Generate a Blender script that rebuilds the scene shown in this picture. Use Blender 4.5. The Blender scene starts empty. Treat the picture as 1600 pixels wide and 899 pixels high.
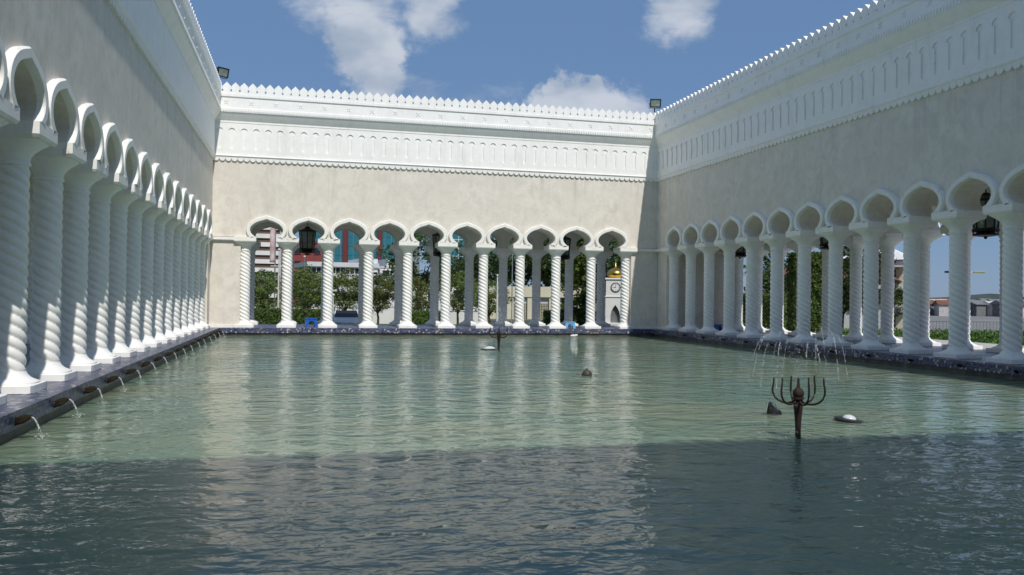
import bpy, math, random
from math import sin, cos, pi, radians, sqrt, atan2
from mathutils import Vector, Matrix

random.seed(7)
S = bpy.context.scene
COL = S.collection

# ------------------------------------------------------------------ camera
EYE = 1.6
F_PX, YAW, PITCH, ROLL = 1300.17, 0.246, 0.0107, 0.0129
cam_d = bpy.data.cameras.new('camera')
cam_d.sensor_width = 36.0
cam_d.lens = 36.0 * F_PX / 1600.0
cam_d.clip_start = 0.05
cam_d.clip_end = 6000.0
cam = bpy.data.objects.new('camera', cam_d)
COL.objects.link(cam)
cam.matrix_world = (Matrix.Translation((0, 0, EYE)) @ Matrix.Rotation(-YAW, 4, 'Z')
                    @ Matrix.Rotation(pi / 2 + PITCH, 4, 'X') @ Matrix.Rotation(ROLL, 4, 'Z'))
S.camera = cam


def ray(px, py):
    """direction (world) through a photograph pixel, used to find where things stand"""
    a, b = (px - 800) / F_PX, (py - 449.5) / F_PX
    c, s = cos(ROLL), sin(ROLL)
    x, y = a * c + b * s, -a * s + b * c
    c, s = cos(PITCH), sin(PITCH)
    d, u = c + y * s, -y * c + s
    c, s = cos(YAW), sin(YAW)
    return Vector((x * c + d * s, -x * s + d * c, u))


def at(px, py, dist):
    """world point on the ray at horizontal forward distance dist"""
    r = ray(px, py)
    fwd = r.x * sin(YAW) + r.y * cos(YAW)
    return Vector((0, 0, EYE)) + r * (dist / fwd)


# ------------------------------------------------------------------ light
SUN_VEC = Vector((0.115, -0.825, 1.0)).normalized()
sun_el = math.asin(SUN_VEC.z)
sun_az = atan2(SUN_VEC.x, SUN_VEC.y)

W = bpy.data.worlds.new('World')
S.world = W
W.use_nodes = True
nt = W.node_tree
for n in list(nt.nodes):
    nt.nodes.remove(n)


class NT:
    """tiny node helper"""
    def __init__(s, tree):
        s.t = tree

    def n(s, kind, **kw):
        nd = s.t.nodes.new(kind)
        for k, v in kw.items():
            if hasattr(nd, k):
                setattr(nd, k, v)
            else:
                nd.inputs[k.replace('_', ' ')].default_value = v
        return nd

    def l(s, a, b):
        s.t.links.new(a, b)

    def val(s, sock, v):
        if hasattr(v, 'is_output'):
            s.l(v, sock)
        else:
            sock.default_value = v

    def math(s, op, a, b=None, c=None, clamp=False):
        nd = s.n('ShaderNodeMath', operation=op)
        nd.use_clamp = clamp
        s.val(nd.inputs[0], a)
        if b is not None:
            s.val(nd.inputs[1], b)
        if c is not None:
            s.val(nd.inputs[2], c)
        return nd.outputs[0]

    def vmath(s, op, a, b=None):
        nd = s.n('ShaderNodeVectorMath', operation=op)
        s.val(nd.inputs[0], a)
        if b is not None:
            s.val(nd.inputs[1], b)
        return nd.outputs['Value'] if op == 'DOT_PRODUCT' else nd.outputs[0]

    def mix(s, fac, a, b, blend='MIX'):
        nd = s.n('ShaderNodeMix', data_type='RGBA', blend_type=blend)
        s.val(nd.inputs[0], fac)
        s.val(nd.inputs[6], a if hasattr(a, 'is_output') else tuple(a) + ((1,) if len(a) == 3 else ()))
        s.val(nd.inputs[7], b if hasattr(b, 'is_output') else tuple(b) + ((1,) if len(b) == 3 else ()))
        return nd.outputs[2]

    def smooth(s, v, lo, hi, a=0.0, b=1.0):
        nd = s.n('ShaderNodeMapRange', interpolation_type='SMOOTHSTEP')
        s.val(nd.inputs[0], v)
        nd.inputs[1].default_value = lo
        nd.inputs[2].default_value = hi
        nd.inputs[3].default_value = a
        nd.inputs[4].default_value = b
        return nd.outputs[0]

    def noise(s, vec, scale, detail=4, rough=0.55, dist=0.0):
        nd = s.n('ShaderNodeTexNoise')
        if vec is not None:
            s.l(vec, nd.inputs['Vector'])
        nd.inputs['Scale'].default_value = scale
        nd.inputs['Detail'].default_value = detail
        nd.inputs['Roughness'].default_value = rough
        nd.inputs['Distortion'].default_value = dist
        return nd.outputs['Fac']

    def mapping(s, vec, scale=(1, 1, 1), loc=(0, 0, 0)):
        nd = s.n('ShaderNodeMapping')
        s.l(vec, nd.inputs[0])
        nd.inputs['Scale'].default_value = scale
        nd.inputs['Location'].default_value = loc
        return nd.outputs[0]


w = NT(nt)
sky = w.n('ShaderNodeTexSky', sky_type='NISHITA')
sky.sun_disc = False
sky.sun_elevation = sun_el
sky.sun_rotation = sun_az
sky.altitude = 0
sky.air_density = 1.0
sky.dust_density = 0.2
sky.ozone_density = 3.0
tc = w.n('ShaderNodeTexCoord')
dirv = w.vmath('NORMALIZE', tc.outputs['Generated'])
# clouds: a scattered fair-weather field, denser where the photograph shows its banks
field = w.noise(w.mapping(dirv, (2.2, 2.2, 4.5), (5.2, 5.9, 2.2)), 1.0, 3, 0.5)
puff = w.noise(w.mapping(dirv, (7, 7, 15), (1.3, 5.2, 0.4)), 1.0, 9, 0.66, 0.35)
wisp = w.noise(w.mapping(dirv, (5, 5, 16), (8.3, 2.2, 5.4)), 1.0, 6, 0.6, 0.6)
banks = [((610, 5), 0.060, 0.22), ((520, 10), 0.050, 0.16), ((690, 20), 0.040, 0.20), ((572, 93), 0.034, 0.34),
         ((1080, 5), 0.045, 0.26), ((898, 150), 0.026, 0.46), ((935, 163), 0.030, 0.34), ((990, 165), 0.03, 0.22),
         ((862, 165), 0.02, 0.24)]
wn = w.n('ShaderNodeTexNoise')
w.l(dirv, wn.inputs['Vector'])
wn.inputs['Scale'].default_value = 11.0
wn.inputs['Detail'].default_value = 6
wn.inputs['Roughness'].default_value = 0.62
wv = w.vmath('MULTIPLY', w.vmath('SUBTRACT', wn.outputs['Color'], (0.5, 0.5, 0.5)), (0.13, 0.13, 0.09))
warped = w.vmath('NORMALIZE', w.vmath('ADD', dirv, wv))           # ragged outlines
dens = w.math('MULTIPLY', w.smooth(field, 0.43, 0.64), 0.34)
for (px, py), rad, amt in banks:
    c = ray(px, py).normalized()
    d = w.vmath('DOT_PRODUCT', warped, tuple(c))
    dens = w.math('ADD', dens, w.smooth(d, cos(rad * 1.5), 1.0, 0.0, amt))
base = w.math('ADD', w.math('MULTIPLY', puff, 0.8), w.math('MULTIPLY', wisp, 0.2))
cl = w.smooth(w.math('ADD', base, dens), 0.63, 0.93)
cl = w.math('MULTIPLY', cl, 0.76)
shade = w.noise(w.mapping(dirv, (9, 9, 18), (1.3, 5.2, 0.9)), 1.0, 4, 0.5)
ccol = w.mix(w.smooth(shade, 0.35, 0.65), (2.0, 2.3, 2.75), (3.4, 3.55, 3.8))
bg = w.n('ShaderNodeBackground')
skyb = w.mix(0.90, sky.outputs[0], (0.57, 1.05, 1.94))
skyc = w.mix(cl, skyb, ccol)
w.l(skyc, bg.inputs['Color'])
bg.inputs['Strength'].default_value = 0.15
wo = w.n('ShaderNodeOutputWorld')
w.l(bg.outputs[0], wo.inputs[0])

sun_d = bpy.data.lights.new('sun', 'SUN')
sun_d.energy = 2.72
sun_d.angle = radians(0.53)
sun_d.color = (1.0, 0.955, 0.885)
sun = bpy.data.objects.new('sun', sun_d)
COL.objects.link(sun)
sun.rotation_euler = SUN_VEC.to_track_quat('Z', 'Y').to_euler()

S.view_settings.view_transform = 'Standard'
S.view_settings.look = 'None'
S.view_settings.exposure = 0.44
S.view_settings.gamma = 1.0
S.view_settings.use_curve_mapping = False
S.cycles.max_bounces = 14
S.cycles.diffuse_bounces = 9
S.cycles.transparent_max_bounces = 12

# ------------------------------------------------------------------ materials
MATS = {}


def mat(name, col, rough=0.6, metal=0.0, var=0.12, vscale=3.0, bump=0.0, bscale=40.0, col2=None, spec=0.5, builder=None):
    m = bpy.data.materials.new(name)
    m.use_nodes = True
    t = NT(m.node_tree)
    b = m.node_tree.nodes['Principled BSDF']
    b.inputs['Roughness'].default_value = rough
    b.inputs['Metallic'].default_value = metal
    b.inputs['Specular IOR Level'].default_value = spec
    tcn = t.n('ShaderNodeTexCoord')
    oc = tcn.outputs['Object']
    nz = t.noise(oc, vscale, 5, 0.6)
    c2 = col2 if col2 else tuple(min(1, c * (1 - var * 2)) for c in col)
    cc = t.mix(t.smooth(nz, 0.3, 0.7), col, c2)
    if builder:
        cc = builder(t, b, oc, cc)
    t.l(cc, b.inputs['Base Color'])
    if bump:
        bn = t.n('ShaderNodeBump')
        bn.inputs['Strength'].default_value = bump
        bn.inputs['Distance'].default_value = 0.01
        t.l(t.noise(oc, bscale, 4, 0.6), bn.inputs['Height'])
        t.l(bn.outputs[0], b.inputs['Normal'])
    MATS[name] = m
    return m


def world_pos(t):
    return t.n('ShaderNodeNewGeometry').outputs['Position']


def plaster_b(t, b, oc, cc):
    p = world_pos(t)
    big = t.noise(p, 0.55, 5, 0.6, 0.4)
    cc = t.mix(t.smooth(t.noise(p, 2.1, 6, 0.7, 0.6), 0.40, 0.66, 0, 0.75), cc, (0.60, 0.555, 0.485))
    cc = t.mix(t.smooth(big, 0.35, 0.72, 0, 0.6), cc, (0.68, 0.63, 0.56))
    st = t.noise(t.mapping(p, (1.1, 1.1, 0.22)), 1.0, 6, 0.7, 0.8)          # rain streaks
    cc = t.mix(t.smooth(st, 0.52, 0.75, 0, 0.55), cc, (0.53, 0.495, 0.45))
    sx = t.n('ShaderNodeSeparateXYZ')
    t.l(p, sx.inputs[0])
    run = t.noise(t.mapping(p, (3.2, 3.2, 0.10), (2, 5, 1)), 1.0, 5, 0.7, 0.3)          # runs below the string course
    reach = t.smooth(t.math('ADD', sx.outputs[2], t.math('MULTIPLY', big, 2.0)), 6.6, 9.2)
    cc = t.mix(t.math('MULTIPLY', t.smooth(run, 0.50, 0.72, 0, 0.45), reach), cc, (0.44, 0.41, 0.37))
    sp = t.noise(p, 6.0, 5, 0.75)
    cc = t.mix(t.smooth(sp, 0.52, 0.76, 0, 0.50), cc, (0.56, 0.525, 0.465))
    return cc


def white_b(t, b, oc, cc):
    p = world_pos(t)
    st = t.noise(t.mapping(p, (2.5, 2.5, 0.5)), 1.0, 6, 0.7)
    cc = t.mix(t.smooth(st, 0.50, 0.76, 0, 0.45), cc, (0.66, 0.645, 0.61))
    bl = t.noise(t.mapping(p, (1, 1, 1), (7, 3, 2)), 0.9, 5, 0.65, 0.5)
    cc = t.mix(t.smooth(bl, 0.48, 0.70, 0, 0.3), cc, (0.70, 0.69, 0.66))
    sp = t.noise(p, 9.0, 4, 0.7)
    cc = t.mix(t.smooth(sp, 0.60, 0.78, 0, 0.55), cc, (0.42, 0.385, 0.33))
    return cc


def trim_b(t, b, oc, cc):
    cc = white_b(t, b, oc, cc)
    p = world_pos(t)
    g = t.noise(t.mapping(p, (3, 3, 3), (4, 2, 8)), 1.0, 6, 0.75)
    cc = t.mix(t.smooth(g, 0.58, 0.75, 0, 0.55), cc, (0.36, 0.30, 0.23))
    return cc


def mosaic_b(t, b, oc, cc):
    p = world_pos(t)
    v = t.n('ShaderNodeTexVoronoi', distance='CHEBYCHEV')
    t.l(p, v.inputs['Vector'])
    v.inputs['Scale'].default_value = 14.0
    v.inputs['Randomness'].default_value = 0.35
    sep = t.n('ShaderNodeSeparateColor')
    t.l(v.outputs['Color'], sep.inputs[0])
    r = sep.outputs[0]
    cc = t.mix(t.smooth(r, 0.30, 0.34), (0.012, 0.017, 0.085), (0.034, 0.046, 0.15))
    cc = t.mix(t.smooth(r, 0.68, 0.72), cc, (0.09, 0.10, 0.16))
    cc = t.mix(t.smooth(r, 0.88, 0.91), cc, (0.42, 0.42, 0.42))
    e = t.smooth(v.outputs['Distance'], 0.40, 0.48)
    cc = t.mix(e, cc, (0.15, 0.15, 0.16))
    dirt = t.noise(p, 1.3, 5, 0.65)
    cc = t.mix(t.smooth(dirt, 0.45, 0.75, 0, 0.5), cc, (0.15, 0.14, 0.12))
    return cc


mat('plaster', (0.78, 0.735, 0.66), 0.85, var=0.05, vscale=1.2, bump=0.35, bscale=60, builder=plaster_b)
mat('white_paint', (0.88, 0.875, 0.85), 0.55, var=0.02, bump=0.12, bscale=50, builder=white_b)
mat('white_trim', (0.86, 0.85, 0.82), 0.6, var=0.03, bump=0.2, bscale=50, builder=trim_b)
mat('mosaic', (0.05, 0.06, 0.12), 0.35, builder=mosaic_b, bump=0.15, bscale=90)
mat('pool_wall', (0.11, 0.11, 0.085), 0.5, var=0.3, col2=(0.05, 0.05, 0.04), bump=0.3)
mat('pool_bed', (0.30, 0.38, 0.32), 0.8)
mat('bronze', (0.055, 0.038, 0.018), 0.45, 0.7, var=0.3, vscale=20, col2=(0.045, 0.038, 0.025), bump=0.3, bscale=80)
mat('rusty_iron', (0.05, 0.026, 0.018), 0.7, 0.3, var=0.3, vscale=25, col2=(0.014, 0.012, 0.011), bump=0.6, bscale=120)
mat('black_metal', (0.018, 0.017, 0.016), 0.45, 0.5)
mat('brown_float', (0.075, 0.06, 0.045), 0.6, var=0.3, vscale=12)
mat('dark_plastic', (0.02, 0.021, 0.023), 0.3)
mat('white_plastic', (0.75, 0.75, 0.73), 0.4)
mat('lens_glass', (0.62, 0.66, 0.66), 0.08, var=0.02)
mat('flood_glass', (0.20, 0.26, 0.22), 0.12, var=0.2, vscale=4)
mat('blue_plastic', (0.010, 0.095, 0.42), 0.35, var=0.05)
mat('light_blue_plastic', (0.15, 0.42, 0.70), 0.35, var=0.05)
mat('gold', (0.78, 0.46, 0.08), 0.28, 1.0, var=0.08, vscale=6)
mat('cream_wall', (0.62, 0.58, 0.45), 0.8, var=0.05, vscale=0.6)
mat('white_wall', (0.72, 0.72, 0.71), 0.75, var=0.06, vscale=0.4)
mat('grey_wall', (0.40, 0.43, 0.46), 0.7, var=0.06, vscale=0.3)
mat('pale_grey', (0.56, 0.58, 0.60), 0.7, var=0.06, vscale=0.3)
mat('brown_wall', (0.13, 0.075, 0.055), 0.7, var=0.1, vscale=0.3)
mat('red_wall', (0.24, 0.045, 0.045), 0.7, var=0.12, vscale=0.4)
mat('maroon', (0.16, 0.028, 0.034), 0.6, var=0.1)
mat('teal_glass', (0.035, 0.19, 0.25), 0.12, var=0.12, vscale=0.25)
mat('dark_glass', (0.022, 0.027, 0.032), 0.1, var=0.2, vscale=0.4)
mat('roof_tile', (0.20, 0.085, 0.05), 0.8, var=0.2, vscale=1.0)
mat('steel', (0.42, 0.43, 0.44), 0.4, 0.6)
mat('pole_white', (0.70, 0.70, 0.68), 0.4)
mat('pink_banner', (0.50, 0.32, 0.34), 0.8, var=0.2, vscale=2, col2=(0.62, 0.54, 0.54))
mat('paving', (0.48, 0.47, 0.44), 0.85, var=0.1, vscale=0.8, bump=0.2)
mat('promenade', (0.21, 0.21, 0.21), 0.9, var=0.12, vscale=0.15)
mat('asphalt', (0.06, 0.06, 0.062), 0.9, var=0.15)
mat('grass', (0.085, 0.13, 0.03), 0.95, var=0.3, vscale=1.5, col2=(0.13, 0.14, 0.045))
mat('bark', (0.10, 0.075, 0.05), 0.95, var=0.3, vscale=8, bump=0.6)
mat('car_dark', (0.012, 0.016, 0.03), 0.2, var=0.05)
mat('car_white', (0.7, 0.7, 0.7), 0.25, var=0.02)
mat('tyre', (0.015, 0.015, 0.015), 0.9)
mat('hill_green', (0.05, 0.075, 0.06), 1.0, var=0.3, vscale=0.02)
mat('clock_face', (0.78, 0.78, 0.76), 0.4, var=0.01)
mat('yellow_green', (0.40, 0.44, 0.16), 0.5)
mat('village_a', (0.30, 0.23, 0.18), 0.85, var=0.2)
mat('village_b', (0.55, 0.53, 0.50), 0.85, var=0.15)
mat('village_c', (0.20, 0.21, 0.22), 0.85, var=0.2)
mat('rail_grey', (0.20, 0.20, 0.20), 0.6)
mat('red_cloth', (0.45, 0.03, 0.06), 0.8)


def leaf_mat(name, c1, c2):
    m = bpy.data.materials.new(name)
    m.use_nodes = True
    t = NT(m.node_tree)
    b = m.node_tree.nodes['Principled BSDF']
    b.inputs['Roughness'].default_value = 0.6
    b.inputs['Specular IOR Level'].default_value = 0.3
    oi = t.n('ShaderNodeObjectInfo')
    p = world_pos(t)
    nz = t.noise(p, 1.7, 4, 0.7)
    nz2 = t.noise(p, 9.0, 2, 0.6)
    f = t.math('ADD', t.math('MULTIPLY', nz, 0.6), t.math('MULTIPLY', nz2, 0.4))
    cc = t.mix(t.smooth(f, 0.36, 0.64), c1, c2)
    hs = t.n('ShaderNodeHueSaturation')
    t.l(t.math('MULTIPLY_ADD', oi.outputs['Random'], 0.04, 0.48), hs.inputs['Hue'])
    t.l(t.math('MULTIPLY_ADD', oi.outputs['Random'], 0.4, 0.8), hs.inputs['Value'])
    t.l(cc, hs.inputs['Color'])
    t.l(hs.outputs[0], b.inputs['Base Color'])
    tr = t.n('ShaderNodeBsdfTranslucent')
    t.l(hs.outputs[0], tr.inputs['Color'])
    mx = t.n('ShaderNodeMixShader')
    mx.inputs[0].default_value = 0.25
    t.l(b.outputs[0], mx.inputs[1])
    t.l(tr.outputs[0], mx.inputs[2])
    t.l(mx.outputs[0], m.node_tree.nodes['Material Output'].inputs[0])
    MATS[name] = m


leaf_mat('leaf_round', (0.070, 0.105, 0.024), (0.20, 0.24, 0.07))
leaf_mat('leaf_dark', (0.028, 0.055, 0.018), (0.095, 0.135, 0.04))
leaf_mat('leaf_column', (0.055, 0.11, 0.016), (0.15, 0.23, 0.04))
leaf_mat('leaf_hedge', (0.05, 0.10, 0.025), (0.14, 0.21, 0.05))
leaf_mat('leaf_palm', (0.06, 0.075, 0.02), (0.16, 0.16, 0.05))


WATER_Z = -0.45


def water_mat():
    m = bpy.data.materials.new('pool_water')
    m.use_nodes = True
    t = NT(m.node_tree)
    b = m.node_tree.nodes['Principled BSDF']
    p = world_pos(t)
    milk = t.noise(p, 0.22, 4, 0.6, 0.5)
    cc = t.mix(t.smooth(milk, 0.35, 0.68), (0.138, 0.225, 0.162), (0.210, 0.252, 0.162))
    fine = t.noise(t.mapping(p, (1.2, 2.0, 1)), 1.3, 3, 0.6)
    cc = t.mix(t.smooth(fine, 0.35, 0.7, 0, 0.35), cc, (0.135, 0.212, 0.160))
    t.l(cc, b.inputs['Base Color'])
    b.inputs['Roughness'].default_value = 0.02
    b.inputs['Subsurface Weight'].default_value = 1.0      # milky water carries light sideways
    b.inputs['Subsurface Radius'].default_value = (0.7, 1.0, 0.8)
    b.inputs['Subsurface Scale'].default_value = 1.0
    b.inputs['IOR'].default_value = 1.333
    b.inputs['Specular IOR Level'].default_value = 0.5
    # ripples: crossing wind waves and small chop, heights in metres
    n1 = t.noise(t.mapping(p, (1.35, 2.3, 1)), 1.0, 1.5, 0.4, 0.5)
    n2 = t.noise(t.mapping(p, (3.9, 5.8, 1), (3, 7, 0)), 1.0, 2, 0.5, 0.6)
    n3 = t.noise(t.mapping(p, (14, 20, 1), (1, 9, 0)), 1.0, 2, 0.5, 0.4)
    gust = t.smooth(t.noise(t.mapping(p, (0.35, 0.5, 1)), 1.0, 3, 0.6, 0.8), 0.35, 0.65, 0.55, 1.25)   # calm and ruffled patches
    h = t.math('MULTIPLY', n1, 0.038)
    h = t.math('ADD', h, t.math('MULTIPLY', t.math('MULTIPLY', n2, 0.0225), gust))
    h = t.math('ADD', h, t.math('MULTIPLY', t.math('MULTIPLY', n3, 0.0028), gust))
    for fx, fy in ((7.15, 10.95), (7.08, 30.1)):                     # rings where the fountains' drops land
        d = t.n('ShaderNodeVectorMath', operation='DISTANCE')
        t.l(p, d.inputs[0])
        d.inputs[1].default_value = (fx, fy, WATER_Z)
        dd = d.outputs['Value']
        fade = t.math('MULTIPLY', t.smooth(dd, 0.25, 2.6, 1.0, 0.0), 0.0042)
        h = t.math('ADD', h, t.math('MULTIPLY', t.math('SINE', t.math('MULTIPLY_ADD', n2, 3.0, t.math('MULTIPLY', dd, 26.0))), fade))
    bn = t.n('ShaderNodeBump')
    bn.inputs['Strength'].default_value = 1.0
    bn.inputs['Distance'].default_value = 1.0
    t.l(h, bn.inputs['Height'])
    t.l(bn.outputs[0], b.inputs['Normal'])
    MATS['pool_water'] = m


water_mat()


def spray_mat():
    m = bpy.data.materials.new('spray')
    m.use_nodes = True
    t = NT(m.node_tree)
    b = m.node_tree.nodes['Principled BSDF']
    b.inputs['Base Color'].default_value = (0.85, 0.88, 0.9, 1)
    b.inputs['Roughness'].default_value = 0.08
    b.inputs['IOR'].default_value = 1.33
    tr = t.n('ShaderNodeBsdfTransparent')
    mx = t.n('ShaderNodeMixShader')
    tcn = t.n('ShaderNodeTexCoord')
    t.l(t.smooth(t.noise(tcn.outputs['Object'], 14, 3), 0.3, 0.7, 0.10, 0.48), mx.inputs[0])
    t.l(tr.outputs[0], mx.inputs[1])
    t.l(b.outputs[0], mx.inputs[2])
    t.l(mx.outputs[0], m.node_tree.nodes['Material Output'].inputs[0])
    MATS['spray'] = m


spray_mat()


def lantern_glass():
    m = bpy.data.materials.new('lantern_glass')
    m.use_nodes = True
    t = NT(m.node_tree)
    b = m.node_tree.nodes['Principled BSDF']
    b.inputs['Base Color'].default_value = (0.20, 0.23, 0.20, 1)
    b.inputs['Roughness'].default_value = 0.15
    tr = t.n('ShaderNodeBsdfTransparent')
    tr.inputs['Color'].default_value = (0.65, 0.7, 0.66, 1)
    mx = t.n('ShaderNodeMixShader')
    tcn = t.n('ShaderNodeTexCoord')
    t.l(t.smooth(t.noise(tcn.outputs['Object'], 5, 3), 0.3, 0.7, 0.6, 0.85), mx.inputs[0])
    t.l(tr.outputs[0], mx.inputs[1])
    t.l(b.outputs[0], mx.inputs[2])
    t.l(mx.outputs[0], m.node_tree.nodes['Material Output'].inputs[0])
    MATS['lantern_glass'] = m


lantern_glass()


# ------------------------------------------------------------------ mesh helpers
class MB:
    def __init__(s):
        s.v, s.f = [], []

    def add(s, vs, fs):
        o = len(s.v)
        s.v += [tuple(q) for q in vs]
        s.f += [tuple(i + o for i in q) for q in fs]
        return s

    def box(s, x0, x1, y0, y1, z0, z1, chamfer=0.0):
        if chamfer:
            c = chamfer
            s.loft([[(x0 + c, y0 + c), (x1 - c, y0 + c), (x1 - c, y1 - c), (x0 + c, y1 - c)],
                    [(x0, y0), (x1, y0), (x1, y1), (x0, y1)],
                    [(x0, y0), (x1, y0), (x1, y1), (x0, y1)],
                    [(x0 + c, y0 + c), (x1 - c, y0 + c), (x1 - c, y1 - c), (x0 + c, y1 - c)]],
                   [z0, z0 + c, z1 - c, z1])
            return s
        vs = [(x, y, z) for z in (z0, z1) for y in (y0, y1) for x in (x0, x1)]
        return s.add(vs, [(0, 2, 3, 1), (4, 5, 7, 6), (0, 1, 5, 4), (2, 6, 7, 3), (0, 4, 6, 2), (1, 3, 7, 5)])

    def loft(s, rings, zs, cap=True):
        n = len(rings[0])
        vs = [(x, y, z) for r, z in zip(rings, zs) for x, y in r]
        fs = []
        for k in range(len(rings) - 1):
            for i in range(n):
                j = (i + 1) % n
                fs.append((k * n + i, k * n + j, (k + 1) * n + j, (k + 1) * n + i))
        if cap:
            fs.append(tuple(range(n - 1, -1, -1)))
            fs.append(tuple((len(rings) - 1) * n + i for i in range(n)))
        return s.add(vs, fs)

    def lathe(s, prof, n=24, c=(0, 0), sq=None, cap=True):
        """prof = [(z, r)], sq = squareness exponent for each ring (2 round, 12 square)"""
        rings = []
        for k, (z, r) in enumerate(prof):
            e = sq[k] if sq else 2
            ring = []
            for i in range(n):
                a = 2 * pi * i / n
                ca, sa = cos(a), sin(a)
                q = r / (abs(ca) ** e + abs(sa) ** e) ** (1 / e)
                ring.append((c[0] + q * ca, c[1] + q * sa))
            rings.append(ring)
        return s.loft(rings, [p[0] for p in prof], cap)

    def tube(s, pts, r, n=8):
        pts = [Vector(p) for p in pts]
        rs = r if isinstance(r, (list, tuple)) else [r] * len(pts)
        vs, fs = [], []
        for k, p in enumerate(pts):
            d = (pts[min(k + 1, len(pts) - 1)] - pts[max(k - 1, 0)]).normalized()
            up = Vector((0, 0, 1)) if abs(d.z) < 0.95 else Vector((1, 0, 0))
            a = d.cross(up).normalized()
            b = a.cross(d).normalized()
            for i in range(n):
                t = 2 * pi * i / n
                vs.append(p + a * (cos(t) * rs[k]) + b * (sin(t) * rs[k]))
        for k in range(len(pts) - 1):
            for i in range(n):
                j = (i + 1) % n
                fs.append((k * n + i, k * n + j, (k + 1) * n + j, (k + 1) * n + i))
        fs.append(tuple(range(n - 1, -1, -1)))
        fs.append(tuple((len(pts) - 1) * n + i for i in range(n)))
        return s.add(vs, fs)

    def prism(s, poly, y0, y1):
        """polygon [(x, z)] extruded along y"""
        n = len(poly)
        vs = [(x, y0, z) for x, z in poly] + [(x, y1, z) for x, z in poly]
        fs = [tuple(range(n)), tuple(range(2 * n - 1, n - 1, -1))]
        for i in range(n):
            j = (i + 1) % n
            fs.append((i, i + n, j + n, j))
        return s.add(vs, fs)

    def ball(s, c, r, n=10, m=6, sc=(1, 1, 1)):
        prof = [(-cos(pi * k / m), max(1e-3, sin(pi * k / m))) for k in range(m + 1)]
        o = len(s.v)
        s.lathe([(z, q) for z, q in prof], n)
        for i in range(o, len(s.v)):
            x, y, z = s.v[i]
            s.v[i] = (c[0] + x * r * sc[0], c[1] + y * r * sc[1], c[2] + z * r * sc[2])
        return s

    def drop(s, c, r):
        x, y, z = c
        return s.add([(x + r, y, z), (x - r, y, z), (x, y + r, z), (x, y - r, z), (x, y, z + r * 1.3), (x, y, z - r * 1.3)],
                     [(0, 2, 4), (2, 1, 4), (1, 3, 4), (3, 0, 4), (2, 0, 5), (1, 2, 5), (3, 1, 5), (0, 3, 5)])

    def mesh(s, name, material, smooth=None):
        me = bpy.data.meshes.new(name)
        me.from_pydata(s.v, [], s.f)
        me.validate()
        me.update()
        if material:
            me.materials.append(MATS[material])
        if smooth is not None:
            me.shade_smooth()
            me.set_sharp_from_angle(angle=radians(smooth))
        return me


def fixn(me):
    import bmesh
    bm = bmesh.new()
    bm.from_mesh(me)
    bmesh.ops.recalc_face_normals(bm, faces=bm.faces)
    bm.to_mesh(me)
    bm.free()
    return me


def obj(name, me, parent=None, loc=(0, 0, 0), rz=0.0, scale=None, rot=None):
    o = bpy.data.objects.new(name, me)
    COL.objects.link(o)
    o.location = loc
    o.rotation_euler = rot if rot else (0, 0, rz)
    if scale:
        o.scale = scale
    if parent:
        o.parent = parent
    return o


def tag(o, label, cat, group=None):
    o['label'] = label
    o['category'] = cat
    if group:
        o['group'] = group
    return o


def struct(o):
    o['kind'] = 'structure'
    return o


def stuff(o):
    o['kind'] = 'stuff'
    return o


ORD = ['first', 'second', 'third', 'fourth', 'fifth', 'sixth', 'seventh', 'eighth', 'ninth', 'tenth', 'eleventh',
       'twelfth', 'thirteenth', 'fourteenth', 'fifteenth', 'sixteenth', 'seventeenth', 'eighteenth']

# ------------------------------------------------------------------ the court: main dimensions (metres)
XL, XR, YB, YF = -4.646, 19.006, 42.303, 0.36
BAY = 1.9686
ROW = 3.78              # distance of the rear row of columns
FACE = -0.40            # wall face, measured from the column line towards the pool
ZF = -0.06              # gallery floor
WATER = -0.45
Z_AB0, Z_AB1 = 4.05, 4.30
Z_TOP = 11.0
EDGE = 0.85             # ledge edge in front of the column line
OUT = 4.6               # gallery floor outer edge

# ------------------------------------------------------------------ setting: ground, pool, water
gx0, gx1, gy0, gy1 = XL - OUT, XR + OUT, YF - OUT, YB + OUT
B = 3000.0
GZ = -0.90             # ground outside, below the gallery
g = MB()
ov = [(-B, -B), (B, -B), (B, B), (-B, B)]
iv = [(gx0, gy0), (gx1, gy0), (gx1, gy1), (gx0, gy1)]
g.add([(x, y, GZ) for x, y in ov + iv], [(0, 1, 5, 4), (1, 2, 6, 5), (2, 3, 7, 6), (3, 0, 4, 7)])
struct(obj('ground', g.mesh('ground', 'grass')))

# gallery floor with the tiled ledge: a ring, its pool edge overhanging the pool wall
px0, px1, py0, py1 = XL + EDGE, XR - EDGE, YF + EDGE, YB - EDGE


def ring_slab(inner, outer, z0, z1):
    m = MB()
    i, o = inner, outer
    vs = []
    for z in (z0, z1):
        vs += [(o[0], o[2], z), (o[1], o[2], z), (o[1], o[3], z), (o[0], o[3], z)]
        vs += [(i[0], i[2], z), (i[1], i[2], z), (i[1], i[3], z), (i[0], i[3], z)]
    fs = []
    for k in range(4):
        j = (k + 1) % 4
        fs += [(8 + k, 8 + j, 12 + j, 12 + k), (k, 4 + k, 4 + j, j), (k, j, 8 + j, 8 + k), (4 + k, 12 + k, 12 + j, 4 + j)]
    m.add(vs, fs)
    return m


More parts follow.
